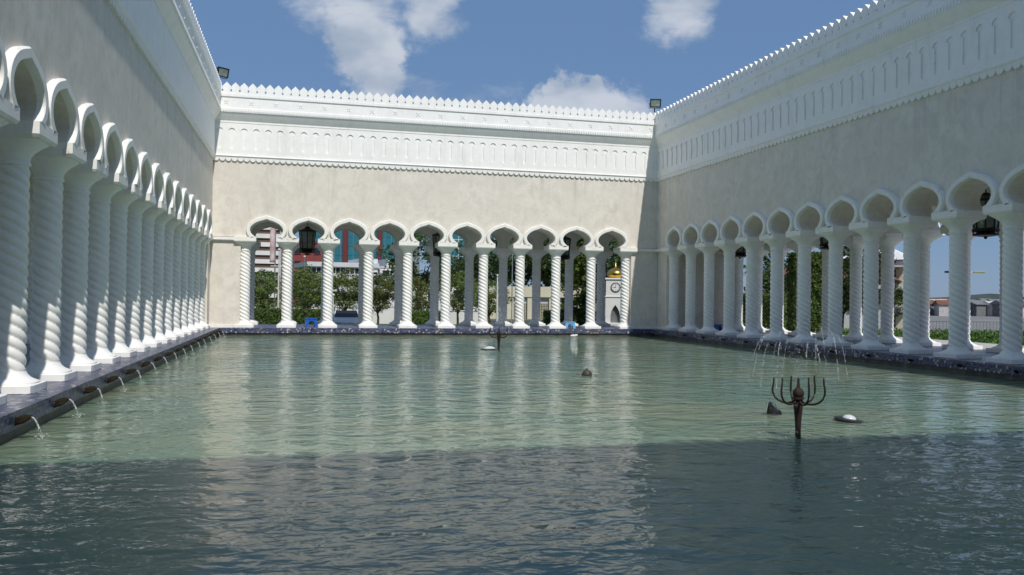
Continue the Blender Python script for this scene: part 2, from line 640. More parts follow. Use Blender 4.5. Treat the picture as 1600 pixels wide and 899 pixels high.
led = ring_slab((px0, px1, py0, py1), (gx0, gx1, gy0, gy1), -0.30, ZF)
struct(obj('gallery_floor', fixn(led.mesh('gallery_floor', 'mosaic'))))
pw = ring_slab((px0 - 0.07, px1 + 0.07, py0 - 0.07, py1 + 0.07), (gx0 + .1, gx1 - .1, gy0 + .1, gy1 - .1), -2.75, -0.303)
struct(obj('pool_wall', fixn(pw.mesh('pool_wall', 'pool_wall'))))
pb = MB().add([(px0 - 1, py0 - 1, -2.7), (px1 + 1, py0 - 1, -2.7), (px1 + 1, py1 + 1, -2.7), (px0 - 1, py1 + 1, -2.7)], [(0, 1, 2, 3)])
struct(obj('pool_bed', pb.mesh('pool_bed', 'pool_bed')))
wt = MB().box(px0 - .055, px1 + .055, py0 - .055, py1 + .055, -2.6, WATER)
struct(obj('pool_water', wt.mesh('pool_water', 'pool_water')))

# outer paths and sheets, each a few millimetres above the one below
pth = MB().box(gx1 - .02, gx1 + 4.5, gy0 - 7, gy1 + 1, GZ - .2, -0.12)
struct(obj('footpath', pth.mesh('footpath', 'paving')))
road = MB().box(-60, 90, 74, 84, GZ - .2, GZ + .006)
struct(obj('road', road.mesh('road', 'asphalt')))
prom = MB().box(42, 160, -60, 150, GZ - .2, GZ + .012)
struct(obj('promenade', prom.mesh('promenade', 'promenade')))

# ------------------------------------------------------------------ arcade walls
ARCH = [(0.50, 0.0), (0.575, 0.05), (0.655, 0.12), (0.72, 0.20), (0.755, 0.29), (0.755, 0.37), (0.725, 0.455),
        (0.665, 0.54), (0.58, 0.62), (0.47, 0.69), (0.35, 0.745), (0.23, 0.785), (0.11, 0.82), (0.0, 0.865)]
ARC = [(x, Z_AB1 + z) for x, z in ARCH] + [(-x, Z_AB1 + z) for x, z in ARCH[-2::-1]]   # right foot -> apex -> left foot


def offset_curve(pts, d):
    out = []
    for i, p in enumerate(pts):
        a = Vector(pts[max(i - 1, 0)])
        b = Vector(pts[min(i + 1, len(pts) - 1)])
        t = (b - a).normalized()
        nrm = Vector((t.y, -t.x))
        out.append((p[0] + nrm.x * d, p[1] + nrm.y * d))
    return out


ARC_OUT = offset_curve(ARC, 0.19)
ARC_OUT[0] = (0.735, Z_AB1)
ARC_OUT[-1] = (-0.735, Z_AB1)
ARC_OUT[1] = (0.775, ARC_OUT[1][1] + .03)
ARC_OUT[-2] = (-0.775, ARC_OUT[-2][1] + .03)


def archivolt_mesh():
    m = MB()
    n = len(ARC)
    prof = [(0.0, 0.0), (0.0, -0.095), (0.14, -0.135), (0.86, -0.135), (1.0, -0.095), (1.0, 0.0)]   # (across, depth)
    vs, k = [], len(prof)
    for a, b in zip(ARC, ARC_OUT):
        for t, y in prof:
            vs.append((a[0] + (b[0] - a[0]) * t, y, a[1] + (b[1] - a[1]) * t))
    fs = []
    for i in range(n - 1):
        for j in range(k - 1):
            fs.append((i * k + j, (i + 1) * k + j, (i + 1) * k + j + 1, i * k + j + 1))
    m.add(vs, fs)
    return fixn(m.mesh('archivolt', 'white_trim', 40))


def shaft_mesh():
    m = MB()
    z0, z1 = 0.22, 3.68
    NA, NZ = 64, 215
    rings, zs = [], []
    for k in range(NZ + 1):
        z = z0 + (z1 - z0) * k / NZ
        e = min(1, (z - z0) / 0.08, (z1 - z) / 0.08)
        ring = []
        for i in range(NA):
            a = 2 * pi * i / NA
            ph = 4 * a + 2 * pi * z / 0.182
            lobe = abs(sin(ph / 2)) ** 0.66
            r = 0.210 + 0.042 * lobe * e + 0.02 * (1 - e)
            ring.append((r * cos(a), r * sin(a)))
        rings.append(ring)
        zs.append(z)
    m.loft(rings, zs)
    return m.mesh('column_shaft', 'white_paint', 80)


def base_mesh():
    m = MB()
    prof = [(ZF, .465), (ZF + .006, .47), (.062, .47), (.07, .46), (.072, .44), (.098, .44), (.104, .425), (.118, .405), (.138, .365), (.165, .32), (.20, .285), (.235, .262), (.265, .25)]
    sq = [16, 16, 16, 16, 2.6, 2.5, 2.3, 2.1, 2, 2, 2, 2, 2]
    m.lathe(prof, 40, sq=sq)
    return m.mesh('column_base', 'white_paint', 35)


def capital_mesh():
    m = MB()
    prof = [(3.63, .235), (3.645, .265), (3.69, .265), (3.705, .245), (3.78, .26), (3.86, .305), (3.94, .375), (4.0, .44), (4.035, .455), (4.052, .455)]
    sq = [2, 2, 2, 2, 2, 2.3, 3, 4, 6, 6]
    m.lathe(prof, 40, sq=sq)
    return m.mesh('capital', 'white_paint', 35)


def abacus_mesh():
    m = MB()
    m.loft([[(-.47, -.50), (.47, -.50), (.47, .50), (-.47, .50)], [(-.505, -.53), (.505, -.53), (.505, .53), (-.505, .53)],
            [(-.505, -.53), (.505, -.53), (.505, .53), (-.505, .53)]], [Z_AB0, Z_AB0 + .05, Z_AB1 - .001])
    return m.mesh('abacus', 'white_trim')


def merlon_mesh(pitch):
    h = pitch / 2
    half = [(h * .99, 0), (h * .99, .12), (h * .80, .14), (h * .76, .17), (h * .80, .20), (h * .985, .23), (h * .97, .36), (h * .80, .41), (h * .45, .48), (0, .57)]
    poly = [(x, z) for x, z in half] + [(-x, z) for x, z in half[-2::-1]]
    return fixn(MB().prism(poly, -.11, .11).mesh('merlon', 'white_paint'))


def niche_outline():
    r, cz = 0.150, 9.34
    pts = [(0.062, 8.50), (0.062, 9.30), (0.085, 9.325), (r, cz)]
    for k in range(1, 7):
        a = pi / 2 * k / 6
        pts.append((r * cos(a), cz + r * sin(a) * 1.05))
    return pts          # right side from foot to crown


def frieze_mesh(pitch):
    m = MB()
    h = pitch / 2
    z0, z1 = 8.26, 9.75
    right = niche_outline()
    y0, y1 = 0.0, 0.045       # front, back of the recess
    for s in (1, -1):
        poly = [(0, z0), (h, z0), (h, z1), (0, z1)] + [(x, z) for x, z in right[::-1]] + [(0, 8.50)]
        poly = [(x * s, z) for x, z in poly]
        # drop the doubled crown point
        clean = []
        for q in poly:
            if not clean or (abs(q[0] - clean[-1][0]) + abs(q[1] - clean[-1][1])) > 1e-5:
                clean.append(q)
        n = len(clean)
        m.add([(x, y0, z) for x, z in clean], [tuple(range(n)) if s > 0 else tuple(range(n - 1, -1, -1))])
    out = [(0, 8.50)] + right + [(-x, z) for x, z in right[-2::-1]]
    n = len(out)
    vs = [(x, y0, z) for x, z in out] + [(x, y1, z) for x, z in out]
    fs = [(i, (i + 1) % n, (i + 1) % n + n, i + n) for i in range(n)]
    fs.append(tuple(range(n, 2 * n)))
    m.add(vs, fs)
    me = m.mesh('frieze_panel', 'white_paint')
    return me


def scallop_mesh(pitch):
    h = pitch / 2
    zt = 8.105
    pts = [(h, zt)]
    for k in range(0, 9):
        a = pi * k / 8
        pts.append((h * .98 * cos(a), 8.045 - 0.145 * sin(a)))
    pts.append((-h, zt))
    return fixn(MB().prism(pts, -.075, 0.0).mesh('scallop', 'white_trim'))


def star_mesh():
    m = MB()
    for q in range(4):
        a = pi / 4 + q * pi / 2
        t, b = (cos(a), sin(a)), (-sin(a), cos(a))
        P = lambda u, v, y: (t[0] * u + b[0] * v, y, t[1] * u + b[1] * v)
        m.add([P(.02, 0, -.02), P(.075, .026, 0), P(.15, 0, -.008), P(.075, -.026, 0), P(.075, 0, -.03)],
              [(0, 1, 4), (1, 2, 4), (2, 3, 4), (3, 0, 4)])
    return fixn(m.mesh('star', 'white_paint'))


ME = dict(arch=archivolt_mesh(), shaft=shaft_mesh(), base=base_mesh(), cap=capital_mesh(), aba=abacus_mesh(), star=star_mesh())


def slab_with_arches(m, cols, u0, u1, y0, y1, ztop):
    """front or rear wall leaf from y0 to y1 with an arch in each bay"""
    cols = sorted(cols)
    polys = [[(u0, Z_AB1), (cols[0], Z_AB1), (cols[0], ztop), (u0, ztop)],
             [(cols[-1], Z_AB1), (u1, Z_AB1), (u1, ztop), (cols[-1], ztop)]]
    for a, b in zip(cols[:-1], cols[1:]):
        c = (a + b) / 2
        arc = [(c + x, z) for x, z in ARC]
        polys.append([(a, Z_AB1)] + arc[::-1] + [(b, Z_AB1), (b, ztop), (a, ztop)])
        n = len(arc)
        vs = [(x, y0, z) for x, z in arc] + [(x, y1, z) for x, z in arc]
        m.add(vs, [(i, i + 1, i + 1 + n, i + n) for i in range(n - 1)])
    for poly in polys:
        n = len(poly)
        m.add([(x, y0, z) for x, z in poly], [tuple(range(n))])
        m.add([(x, y1, z) for x, z in poly], [tuple(range(n - 1, -1, -1))])
    for y, f in ((y0, 1), (y1, -1)):
        pass
    m.add([(u0, y0, ztop), (u1, y0, ztop), (u1, y1, ztop), (u0, y1, ztop)], [(0, 1, 2, 3)])
    for u, fl in ((u0, 1), (u1, -1)):
        m.add([(u, y0, Z_AB1), (u, y1, Z_AB1), (u, y1, ztop), (u, y0, ztop)], [(0, 1, 2, 3)])
    m.add([(u0, y0, Z_AB1), (cols[0], y0, Z_AB1), (cols[0], y1, Z_AB1), (u0, y1, Z_AB1)], [(0, 1, 2, 3)])
    m.add([(cols[-1], y0, Z_AB1), (u1, y0, Z_AB1), (u1, y1, Z_AB1), (cols[-1], y1, Z_AB1)], [(0, 1, 2, 3)])


def arcade(label, rz, org, cols, u0, u1, c0, c1, detail=True, dz=0.0, niches=True):
    """u0..u1 the wall block, c0..c1 the face seen between the corners"""
    root = obj('arcade_wall', None, None, (org[0], org[1], dz), rz)
    tag(root, label, 'arcade wall', 'arcade walls round the pool')
    cols = sorted(cols)
    m = MB()
    slab_with_arches(m, cols, u0, u1, FACE, 0.55, Z_TOP)
    rear = [cols[0] - BAY * k for k in (2, 1) if cols[0] - BAY * k > u0 + .3] + cols + [cols[-1] + BAY * k for k in (1, 2) if cols[-1] + BAY * k < u1 - .3]
    slab_with_arches(m, rear, u0, u1, ROW - 0.55, ROW - FACE, Z_TOP)
    obj('wall', m.mesh('wall', 'plaster'), root)
    m = MB().box(u0, u1, 0.553, ROW - 0.553, 5.45, 5.62)
    obj('gallery_ceiling', m.mesh('gallery_ceiling', 'white_paint'), root)
    m = MB().box(u0, u1, FACE + .02, ROW - FACE - .02, Z_TOP + .003, Z_TOP + .06)
    obj('roof', m.mesh('roof', 'white_paint'), root)
    # blank piers at both ends and their bands
    for a, b in ((u0, cols[0] - 0.20), (cols[-1] + 0.20, u1)):
        m = MB().box(a, b, -0.33, 0.45, ZF - .1, Z_AB1 + .1)
        obj('pier', m.mesh('pier', 'plaster'), root)
    for a, b in ((u0 + .01, cols[0] - 0.502), (cols[-1] + 0.502, u1 - .01)):
        m = MB()
        m.loft([[(a, -.44), (b, -.44), (b, -.2), (a, -.2)], [(a, -.48), (b, -.48), (b, -.2), (a, -.2)],
                [(a, -.48), (b, -.48), (b, -.2), (a, -.2)]], [Z_AB0 + .05, Z_AB0 + .09, Z_AB1 - .03])
        obj('impost_band', m.mesh('impost_band', 'white_trim'), root)
        m = MB().box(a, b, -.39, -.3, ZF, 0.06)
        obj('skirting', m.mesh('skirting', 'white_trim'), root)
    for y, row in ((0.0, cols), (ROW, rear)):
        for u in row:
            c = obj('column', ME['shaft'], root, (u, y, 0), random.randrange(4) * pi / 2)
            obj('column_base', ME['base'], c)
            obj('capital', ME['cap'], c)
            obj('abacus', ME['aba'], c)
    for a, b in zip(cols[:-1], cols[1:]):
        obj('archivolt', ME['arch'], root, ((a + b) / 2, FACE, 0))
    if detail:
        for a, b in zip(rear[:-1], rear[1:]):
            obj('archivolt', ME['arch'], root, ((a + b) / 2, ROW - FACE, 0), pi)
    # cornice, one moulded run
    L = c1 - c0
    F = FACE
    prof = [(F + .01, 9.745), (F - .088, 9.745), (F - .088, 9.83), (F - .10, 9.845), (F - .305, 10.185), (F - .305, 10.20), (F - .335, 10.205), (F - .335, 10.40), (F - .315, 10.41), (F - .315, 10.895),
            (F - .335, 10.90), (F - .365, 10.935), (F - .365, 11.06), (F + .01, 11.06)]
    n = len(prof)
    m = MB()
    m.add([(u, y, z) for u in (c0, c1) for y, z in prof], [(i, i + 1, i + 1 + n, i + n) for i in range(n - 1)])
    obj('cornice', m.mesh('cornice', 'white_paint', 30), root)
    prof = [(F + .01, 8.10), (F - .075, 8.10), (F - .10, 8.12), (F - .115, 8.155), (F - .10, 8.195), (F - .085, 8.205), (F - .085, 8.26), (F + .01, 8.26)]
    n = len(prof)
    m = MB()
    m.add([(u, y, z) for u in (c0, c1) for y, z in prof], [(i, i + 1, i + 1 + n, i + n) for i in range(n - 1)])
    obj('string_course', m.mesh('string_course', 'white_paint', 30), root)
    # merlons along the crest
    k = round(L / 0.394)
    mp = L / k
    mm = merlon_mesh(mp)
    for i in range(k):
        obj('merlon', mm, root, (c0 + mp * (i + .5), F - .23, 11.055))
    if not detail:
        return root
    k = round(L / 0.5625)
    if not niches:
        obj('frieze', MB().box(c0, c1, F - .072, F + .01, 8.255, 9.75).mesh('frieze', 'white_paint'), root)
    fp = L / k
    fm = frieze_mesh(fp)
    for i in range(k if niches else 0):
        obj('frieze_panel', fm, root, (c0 + fp * (i + .5), F - .072, 0))
    k = k * 2
    sp = L / k
    sm = scallop_mesh(sp)
    for i in range(k):
        obj('scallop', sm, root, (c0 + sp * (i + .5), F + .004, 0))
    k = round(L / 1.12)
    for i in range(k):
        obj('star', ME['star'], root, (c0 + L / k * (i + .5), F - .316, 10.66))
    m = MB()
    k = round(L / 0.13)
    for i in range(k):
        a = c0 + L / k * (i + .18)
        b = c0 + L / k * (i + .82)
        m.prism([(a, 10.375), (a, 10.29), ((a + b) / 2, 10.225), (b, 10.29), (b, 10.375)], F - .362, F - .334)
    stuff(obj('dentil_strip', fixn(m.mesh('dentil_strip', 'white_paint')), root))
    return root


back_cols = [-2.7358 + BAY * k for k in range(11)]
right_cols = [40.5831 - BAY * k for k in range(21)]
left_cols = [40.80 - BAY * k for k in range(21)]
arcade('sunlit arcade wall closing the far end of the pool, warm plaster over ten arches', 0, (0, YB), back_cols,
       XL - OUT + .4, XR + OUT - .4, XL - FACE, XR + FACE)
arcade('shaded arcade wall along the right side of the pool with a niched frieze', -pi / 2, (XR, 0), [-y for y in right_cols],
       -(YB + FACE + .03), -(YF - FACE - .03), -(YB + FACE), -(YF - FACE), dz=0.003)
arcade('arcade wall along the left side of the pool, column feet catching the sun', pi / 2, (XL, 0), left_cols,
       YF - FACE - .03, YB + FACE + .03, YF - FACE, YB + FACE, dz=0.003, niches=False)
arcade('arcade wall at the near end of the pool behind the viewpoint', pi, (0, YF), [-x for x in back_cols],
       -(XR + OUT - .4), -(XL - OUT + .4), -(XR + FACE), -(XL - FACE), detail=False)

# ------------------------------------------------------------------ things fixed to the court
# floodlights on the corner roofs


def floodlight(loc, aim, label):
    r = obj('floodlight', None, None, loc)
    r.rotation_euler = (0, 0, aim)
    tag(r, label, 'floodlight', 'floodlights on the parapet')
    r.scale = (.88, .88, .88)
    # local -y is the beam
    m = MB()
    m.tube([(0, .16, -0.85), (0, .16, -.28)], .035, 8)
    m.box(-.15, .15, .04, .28, -.9, -.85)
    obj('post', m.mesh('post', 'black_metal'), r)
    m = MB()
    m.tube([(-.36, 0, 0), (-.36, .05, -.3), (.36, .05, -.3), (.36, 0, 0)], .022, 6)
    obj('bracket', m.mesh('bracket', 'black_metal'), r)
    t = radians(14)
    h = MB()
    h.loft([[(-.33, -.02), (.33, -.02), (.33, .02), (-.33, .02)]], [0], False) if False else None
    vs = [(-.33, -.16, -.25), (.33, -.16, -.25), (.33, -.16, .25), (-.33, -.16, .25), (-.26, .14, -.18), (.26, .14, -.18), (.26, .14, .18), (-.26, .14, .18)]
    h.add(vs, [(0, 1, 2, 3), (4, 7, 6, 5), (0, 4, 5, 1), (1, 5, 6, 2), (2, 6, 7, 3), (3, 7, 4, 0)])
    hd = obj('housing', h.mesh('housing', 'dark_plastic'), r, rot=(t, 0, 0))
    gl = MB().box(-.275, .275, -.172, -.163, -.20, .20)
    obj('lens', gl.mesh('lens', 'flood_glass'), hd)
    fr = MB()
    for a in ((-.345, -.275, -.26, .26), (.275, .345, -.26, .26), (-.275, .275, -.26, -.2), (-.275, .275, .2, .26)):
        fr.box(a[0], a[1], -.19, -.158, a[2], a[3])
    obj('frame', fr.mesh('frame', 'black_metal'), hd)
    return r


floodlight((-4.02, 42.75, 12.36), radians(38), 'black floodlight with greenish glass above the far left corner of the parapet')
floodlight((18.78, 42.75, 12.42), radians(-14), 'black floodlight standing above the far right corner of the parapet')


# lanterns hanging in the galleries
def lantern_parts(r):
    m = MB()
    m.tube([(0, 0, .72), (0, 0, 1.15)], .02, 6)
    m.ball((0, 0, 1.1), .05)
    obj('hanging_rod', m.mesh('hanging_rod', 'black_metal'), r)
    m = MB().lathe([(.72, .04), (.70, .10), (.62, .16), (.55, .30), (.50, .43), (.46, .45), (.42, .43)], 8)
    obj('crown', m.mesh('crown', 'black_metal', 30), r)
    m = MB().lathe([(-.42, .33), (.42, .41)], 8, cap=False)
    obj('glass', m.mesh('glass', 'lantern_glass'), r)
    m = MB()
    for k in range(8):
        a = 2 * pi * k / 8
        m.tube([(.335 * cos(a), .335 * sin(a), -.44), (.415 * cos(a), .415 * sin(a), .44)], .024, 5)
        a2 = 2 * pi * (k + 1) / 8
        am = (a + a2) / 2
        pts = []
        for q in range(9):
            t = q / 8
            f = a + (a2 - a) * t
            z = .18 + .17 * sin(pi * t)
            rr = .39 * cos(pi / 8) / cos(f - am)
            pts.append((rr * cos(f), rr * sin(f), z))
        m.tube(pts, .012, 4)
    obj('frame', m.mesh('frame', 'black_metal'), r)
    m = MB().lathe([(-.42, .35), (-.44, .39), (-.50, .39), (-.53, .35)], 8)
    m.lathe([(-.53, .2), (-.60, .37), (-.645, .37), (-.66, .30), (-.69, .05)], 8)
    m.ball((0, 0, -.71), .05)
    for k in range(16):
        a = 2 * pi * k / 16
        m.tube([(.345 * cos(a), .345 * sin(a), -.62), (.365 * cos(a), .365 * sin(a), -.48)], .014, 4)
    obj('base_ring', m.mesh('base_ring', 'black_metal', 30), r)


lan = obj('hanging_lantern', None)
lantern_parts(lan)
spots = [((0.18, 44.2), 'black octagonal lantern hanging in the second arch from left of the far arcade'),
         ((7.10, 44.2), 'black lantern half hidden by the middle column of the far arcade'),
         ((14.02, 44.2), 'black lantern hanging in the ninth arch from left of the far arcade'),
         ((20.9, 21.85), 'large black lantern hanging against open sky in the right arcade'),
         ((20.9, 29.9), 'black lantern in the right arcade behind the eighth column from the corner'),
         ((20.9, 37.1), 'small black lantern in the right arcade nearest the far corner')]
for i, ((x, y), lb) in enumerate(spots):
    if i == 0:
        o = lan
    else:
        o = lan.copy()
        COL.objects.link(o)
        for ch in lan.children:
            c = ch.copy()
            COL.objects.link(c)
            c.parent = o
    o.location = (x, y, 4.36)
    tag(o, lb, 'lantern', 'lanterns hanging in the arcades')


# spouts on the ledges
def spout_meshes():
    m = MB()
    # bronze shell mouth: a fluted bulb reaching out and a little upwards, x forward
    NU, NV = 16, 14
    vs, fs = [], []
    for i in range(NU + 1):
        t = i / NU
        rad = (0.030 + 0.036 * sin(pi * min(1, t * 1.08)) ** .8) if t < .93 else 0.026
        for j in range(NV):
            a = 2 * pi * j / NV
            rr = rad * (1 + .07 * cos(7 * a))
            vs.append((-.02 + .23 * t, rr * 1.2 * cos(a), rr * .9 * sin(a) - .02 + .07 * t))
    for i in range(NU):
        for j in range(NV):
            k = (j + 1) % NV
            fs.append((i * NV + j, (i + 1) * NV + j, (i + 1) * NV + k, i * NV + k))
    fs.append(tuple(range(NV)))
    fs.append(tuple(NU * NV + j for j in range(NV - 1, -1, -1)))
    m.add(vs, fs)
    shell = fixn(m.mesh('shell', 'bronze', 50))
    m = MB().lathe([(-.005, .05), (.0, .06), (.01, .06), (.018, .045)], 14)
    m.v = [(z, x, y - .015) for x, y, z in m.v]
    rose = fixn(m.mesh('collar', 'bronze', 40))
    m = MB()
    pts, rs = [], []
    for k in range(7):
        t = k / 8
        pts.append((.20 + .15 * t, 0, .045 + .03 * t - .33 * t * t))
        rs.append(.007 + .006 * t)
    m.tube(pts, rs, 7)
    rnd = random.Random(3)
    for k in range(40):
        t = rnd.uniform(.35, 1.0)
        m.drop((.20 + .15 * t + rnd.gauss(0, .012), rnd.gauss(0, .014), .045 + .03 * t - .33 * t * t + rnd.gauss(0, .012)), rnd.uniform(.003, .008))
    for k in range(34):
        m.drop((.34 + rnd.gauss(0, .05), rnd.gauss(0, .05), -.25 + abs(rnd.gauss(0, .035))), rnd.uniform(.004, .011))
    stream = m.mesh('water_stream', 'spray', 60)
    return shell, rose, stream


SPOUT = spout_meshes()


def spout(loc, rz, label, group, sc=1.0, flow=1.0):
    r = obj('water_spout', None, None, loc, rz)
    r.scale = (sc, sc, sc)
    tag(r, label, 'spout', group)
    for nm, me in zip(('shell', 'collar', 'water_stream'), SPOUT):
        o = obj(nm, me, r)
    stuff(o)
    o.scale = (.7 + .3 * flow, flow, 1)
    o.location = (.2 * (1 - .7 - .3 * flow), 0, 0)
    r.rotation_euler = (0, random.uniform(-.08, .08), rz + random.uniform(-.25, .25))


for k in range(16):
    spout((px0, 12.75 + 1.84 * k, -0.19), 0, 'bronze shell spout pouring from the left ledge, %s in view from the near end' % ORD[k], 'spouts along the left ledge', 1.0, random.uniform(.45, 1.1))
for k in range(11):
    spout((px1, 17.9 + 1.95 * k, -0.20), pi, 'small shaded spout trickling from the right ledge, %s from the near end' % ORD[k], 'spouts along the right ledge', .75, random.uniform(.4, .9))


# ------------------------------------------------------------------ fountains in the pool
def fountain(x, y, label, seed):
    rnd = random.Random(seed)
    r = obj('fountain', None, None, (x, y, WATER))
    tag(r, label, 'fountain', 'iron fountains on the pool axis')
    m = MB()
    m.lathe([(-.65, .045), (.0, .042), (.15, .04), (.30, .05), (.42, .062), (.50, .068), (.53, .06), (.56, .045), (.60, .045)], 14)
    obj('stem', m.mesh('stem', 'rusty_iron', 40), r)
    m = MB().ball((0, 0, .67), .085, 16, 10)
    m.lathe([(.74, .035), (.80, .02), (.89, .016)], 8)
    m.lathe([(.575, .055), (.585, .085), (.61, .085), (.62, .05)], 14)
    m.ball((-.07, -.03, .48), .03, 8, 5)
    obj('hub', m.mesh('hub', 'rusty_iron', 50), r)
    for k in range(6):
        a = radians(17 + 60 * k + rnd.uniform(-4, 4))
        prof = [(.04, .57), (.09, .53), (.15, .515), (.22, .52), (.29, .545), (.345, .595), (.375, .66), (.38, .73), (.365, .80), (.36, .86), (.36, .90)]
        j = rnd.uniform(-.03, .04)
        m = MB().tube([(q * cos(a), q * sin(a), z + (j if z > .7 else 0)) for q, z in prof], [.0155] * 8 + [.014, .012, .010], 8)
        obj('arm', m.mesh('arm', 'rusty_iron', 60), r)
        # the jet leaving this arm: a thread on the way down that breaks into drops
        m = MB()
        for jet in range(2):
            vz, vr, da = rnd.uniform(3.0, 3.9), rnd.uniform(.25, .85), rnd.uniform(-.8, .8)
            z0, r0 = .92, .36
            run = []
            for q in range(90):
                t = q * .011
                rr, z = r0 + vr * t, z0 + vz * t - 4.9 * t * t
                if z < .0:
                    break
                dx, dy = cos(a + da), sin(a + da)
                p = (r0 * cos(a) + vr * t * dx, r0 * sin(a) + vr * t * dy, z)
                fall = vz - 9.8 * t
                if -3.6 < fall < -.2 and rnd.random() < .86:
                    run.append(p)
                elif len(run) > 2:
                    m.tube(run, [.0045 + .0015 * sin(e * 1.9 + q) for e in range(len(run))], 4)
                    run = []
                else:
                    run = []
                if fall < .5 or rnd.random() < .3:
                    sp_ = .006 + .012 * max(0, -fall) / 3
                    m.drop((p[0] + rnd.gauss(0, sp_), p[1] + rnd.gauss(0, sp_), p[2] + rnd.gauss(0, .02)), rnd.uniform(.0025, .0075))
        stuff(obj('water_jet', m.mesh('water_jet', 'spray'), r))
    m = MB()
    for k in range(230):
        z = .9 + abs(rnd.gauss(0, .55))
        if z > 2.4:
            continue
        s_ = .05 + .05 * (z - .9)
        m.drop((rnd.gauss(0, s_), rnd.gauss(0, s_), z), rnd.uniform(.0025, .008))
    stuff(obj('centre_spray', m.mesh('centre_spray', 'spray'), r))
    m = MB()
    for k in range(150):
        q, a = abs(rnd.gauss(.0, .5)), rnd.uniform(0, 2 * pi)
        m.drop((q * cos(a), q * sin(a), .012 + abs(rnd.gauss(0, .05))), rnd.uniform(.003, .011))
    stuff(obj('splash', m.mesh('splash', 'spray'), r))


fountain(7.15, 10.95, 'near rusty iron fountain with six upcurved arms spraying water', 5)
fountain(7.08, 30.1, 'far rusty iron fountain, small, in front of the far arcade', 9)

# floating lamps and floats
r = obj('floating_lamp', None, None, (8.23, 13.4, WATER))
r.rotation_euler = (0, radians(-28), radians(20))
tag(r, 'black cone-shaped lamp tilted in the water left of the near fountain', 'lamp', 'lamps in the pool')
m = MB().lathe([(-.10, .13), (-.02, .135), (.02, .12), (.10, .085), (.18, .055), (.23, .045), (.24, .02)], 16)
obj('housing', m.mesh('housing', 'dark_plastic', 30), r)
m = MB().tube([(-.14, 0, 0), (-.15, 0, .12), (0, 0, .27), (.15, 0, .12), (.14, 0, 0)], .014, 6)
obj('bracket', m.mesh('bracket', 'steel'), r)
m = MB().lathe([(-.05, .14), (-.04, .155), (.0, .155), (.01, .14)], 16)
obj('rim', m.mesh('rim', 'black_metal', 30), r)

r = obj('floating_lamp', None, None, (9.08, 12.4, WATER))
r.rotation_euler = (radians(4), radians(7), 0)
tag(r, 'dark round lamp with bright glass lying at water level right of the near fountain', 'lamp', 'lamps in the pool')
m = MB().lathe([(-.12, .20), (-.01, .25), (.025, .25), (.04, .20), (.045, .115)], 24)
obj('housing', m.mesh('housing', 'dark_plastic', 30), r)
m = MB().lathe([(.02, .12), (.055, .11), (.085, .08), (.10, .04), (.105, .005)], 24)
obj('lens', m.mesh('lens', 'lens_glass', 60), r)

r = obj('floating_lamp', None, None, (7.0, 31.3, WATER))
tag(r, 'small round lamp at water level left of the far fountain', 'lamp', 'lamps in the pool')
m = MB().lathe([(-.12, .25), (-.01, .36), (.03, .36), (.04, .3)], 18)
obj('housing', m.mesh('housing', 'dark_plastic', 30), r)
m = MB().lathe([(.03, .24), (.08, .18), (.12, .06), (.123, .005)], 18)
obj('lens', m.mesh('lens', 'lens_glass', 60), r)

r = obj('float_ball', None, None, (7.27, 20.75, WATER + .03))
tag(r, 'brown ball float drifting alone in the middle of the pool', 'float')
m = MB().ball((0, 0, 0), .135, 18, 12, (1, 1, .92))
obj('ball', m.mesh('ball', 'brown_float', 60), r)
m = MB().lathe([(.10, .03), (.135, .03), (.15, .015)], 8)
obj('valve', m.mesh('valve', 'dark_plastic'), r)
m = MB().lathe([(-.012, .138), (-.008, .142), (.008, .142), (.012, .138)], 18)
obj('seam', m.mesh('seam', 'brown_float'), r)

m = MB()
m.ball((0, 0, .05), .15, 10, 6, (1.2, .6, .5))
m.ball((.16, .02, .08), .09, 8, 5, (1, .7, .7))
o = obj('white_scrap', m.mesh('white_scrap', 'white_plastic', 60), None, (13.6, 41.0, WATER))
tag(o, 'small white scrap floating under the far ledge near the ninth arch', 'litter')


# plastic stools on the gallery floor
def stool(loc, rz, w, d, h, material, label):
    r = obj('plastic_stool', None, None, loc, rz)
    tag(r, label, 'stool', 'plastic stools in the arcades')
    m = MB().box(-w / 2, w / 2, -d / 2, d / 2, h - .05, h, .012)
    obj('seat', m.mesh('seat', material), r)
    t = .27 * w
    for sx in (-1, 1):
        for sy in (-1, 1):
            m = MB()
            x1, y1 = sx * (w / 2 - .02), sy * (d / 2 - .02)
            x0, y0 = sx * (w / 2 + .015), sy * (d / 2 + .015)
            q = lambda x, y, f: [(x, y), (x - sx * f, y), (x - sx * f, y - sy * f), (x, y - sy * f)][::sx * sy]
            m.loft([q(x0, y0, t * .9), q(x1, y1, t), q(x1, y1, t * 1.1)], [0, h * .7, h - .05])
            obj('leg', fixn(m.mesh('leg', material)), r)
    for sy in (-1, 1):
        m = MB()
        yy = sy * (d / 2 - .02)
        m.prism([(-w / 2 + t, h - .05), (-w / 2 + t, h * .45), (-w / 6, h * .62), (0, h * .67), (w / 6, h * .62), (w / 2 - t, h * .45), (w / 2 - t, h - .05)],
                min(yy, yy - sy * .02), max(yy, yy - sy * .02))
        obj('apron', fixn(m.mesh('apron', material)), r)
    return r


stool((0.42, 43.2, ZF), radians(6), .60, .40, .44, 'blue_plastic', 'deep blue plastic stool in the second arch of the far arcade')
stool((13.92, 42.55, ZF), radians(-12), .54, .40, .34, 'light_blue_plastic', 'light blue plastic stool in the ninth arch of the far arcade')
stool((20.6, 38.9, ZF), radians(30), .50, .42, .36, 'blue_plastic', 'small blue plastic stool in the right arcade near the far corner')


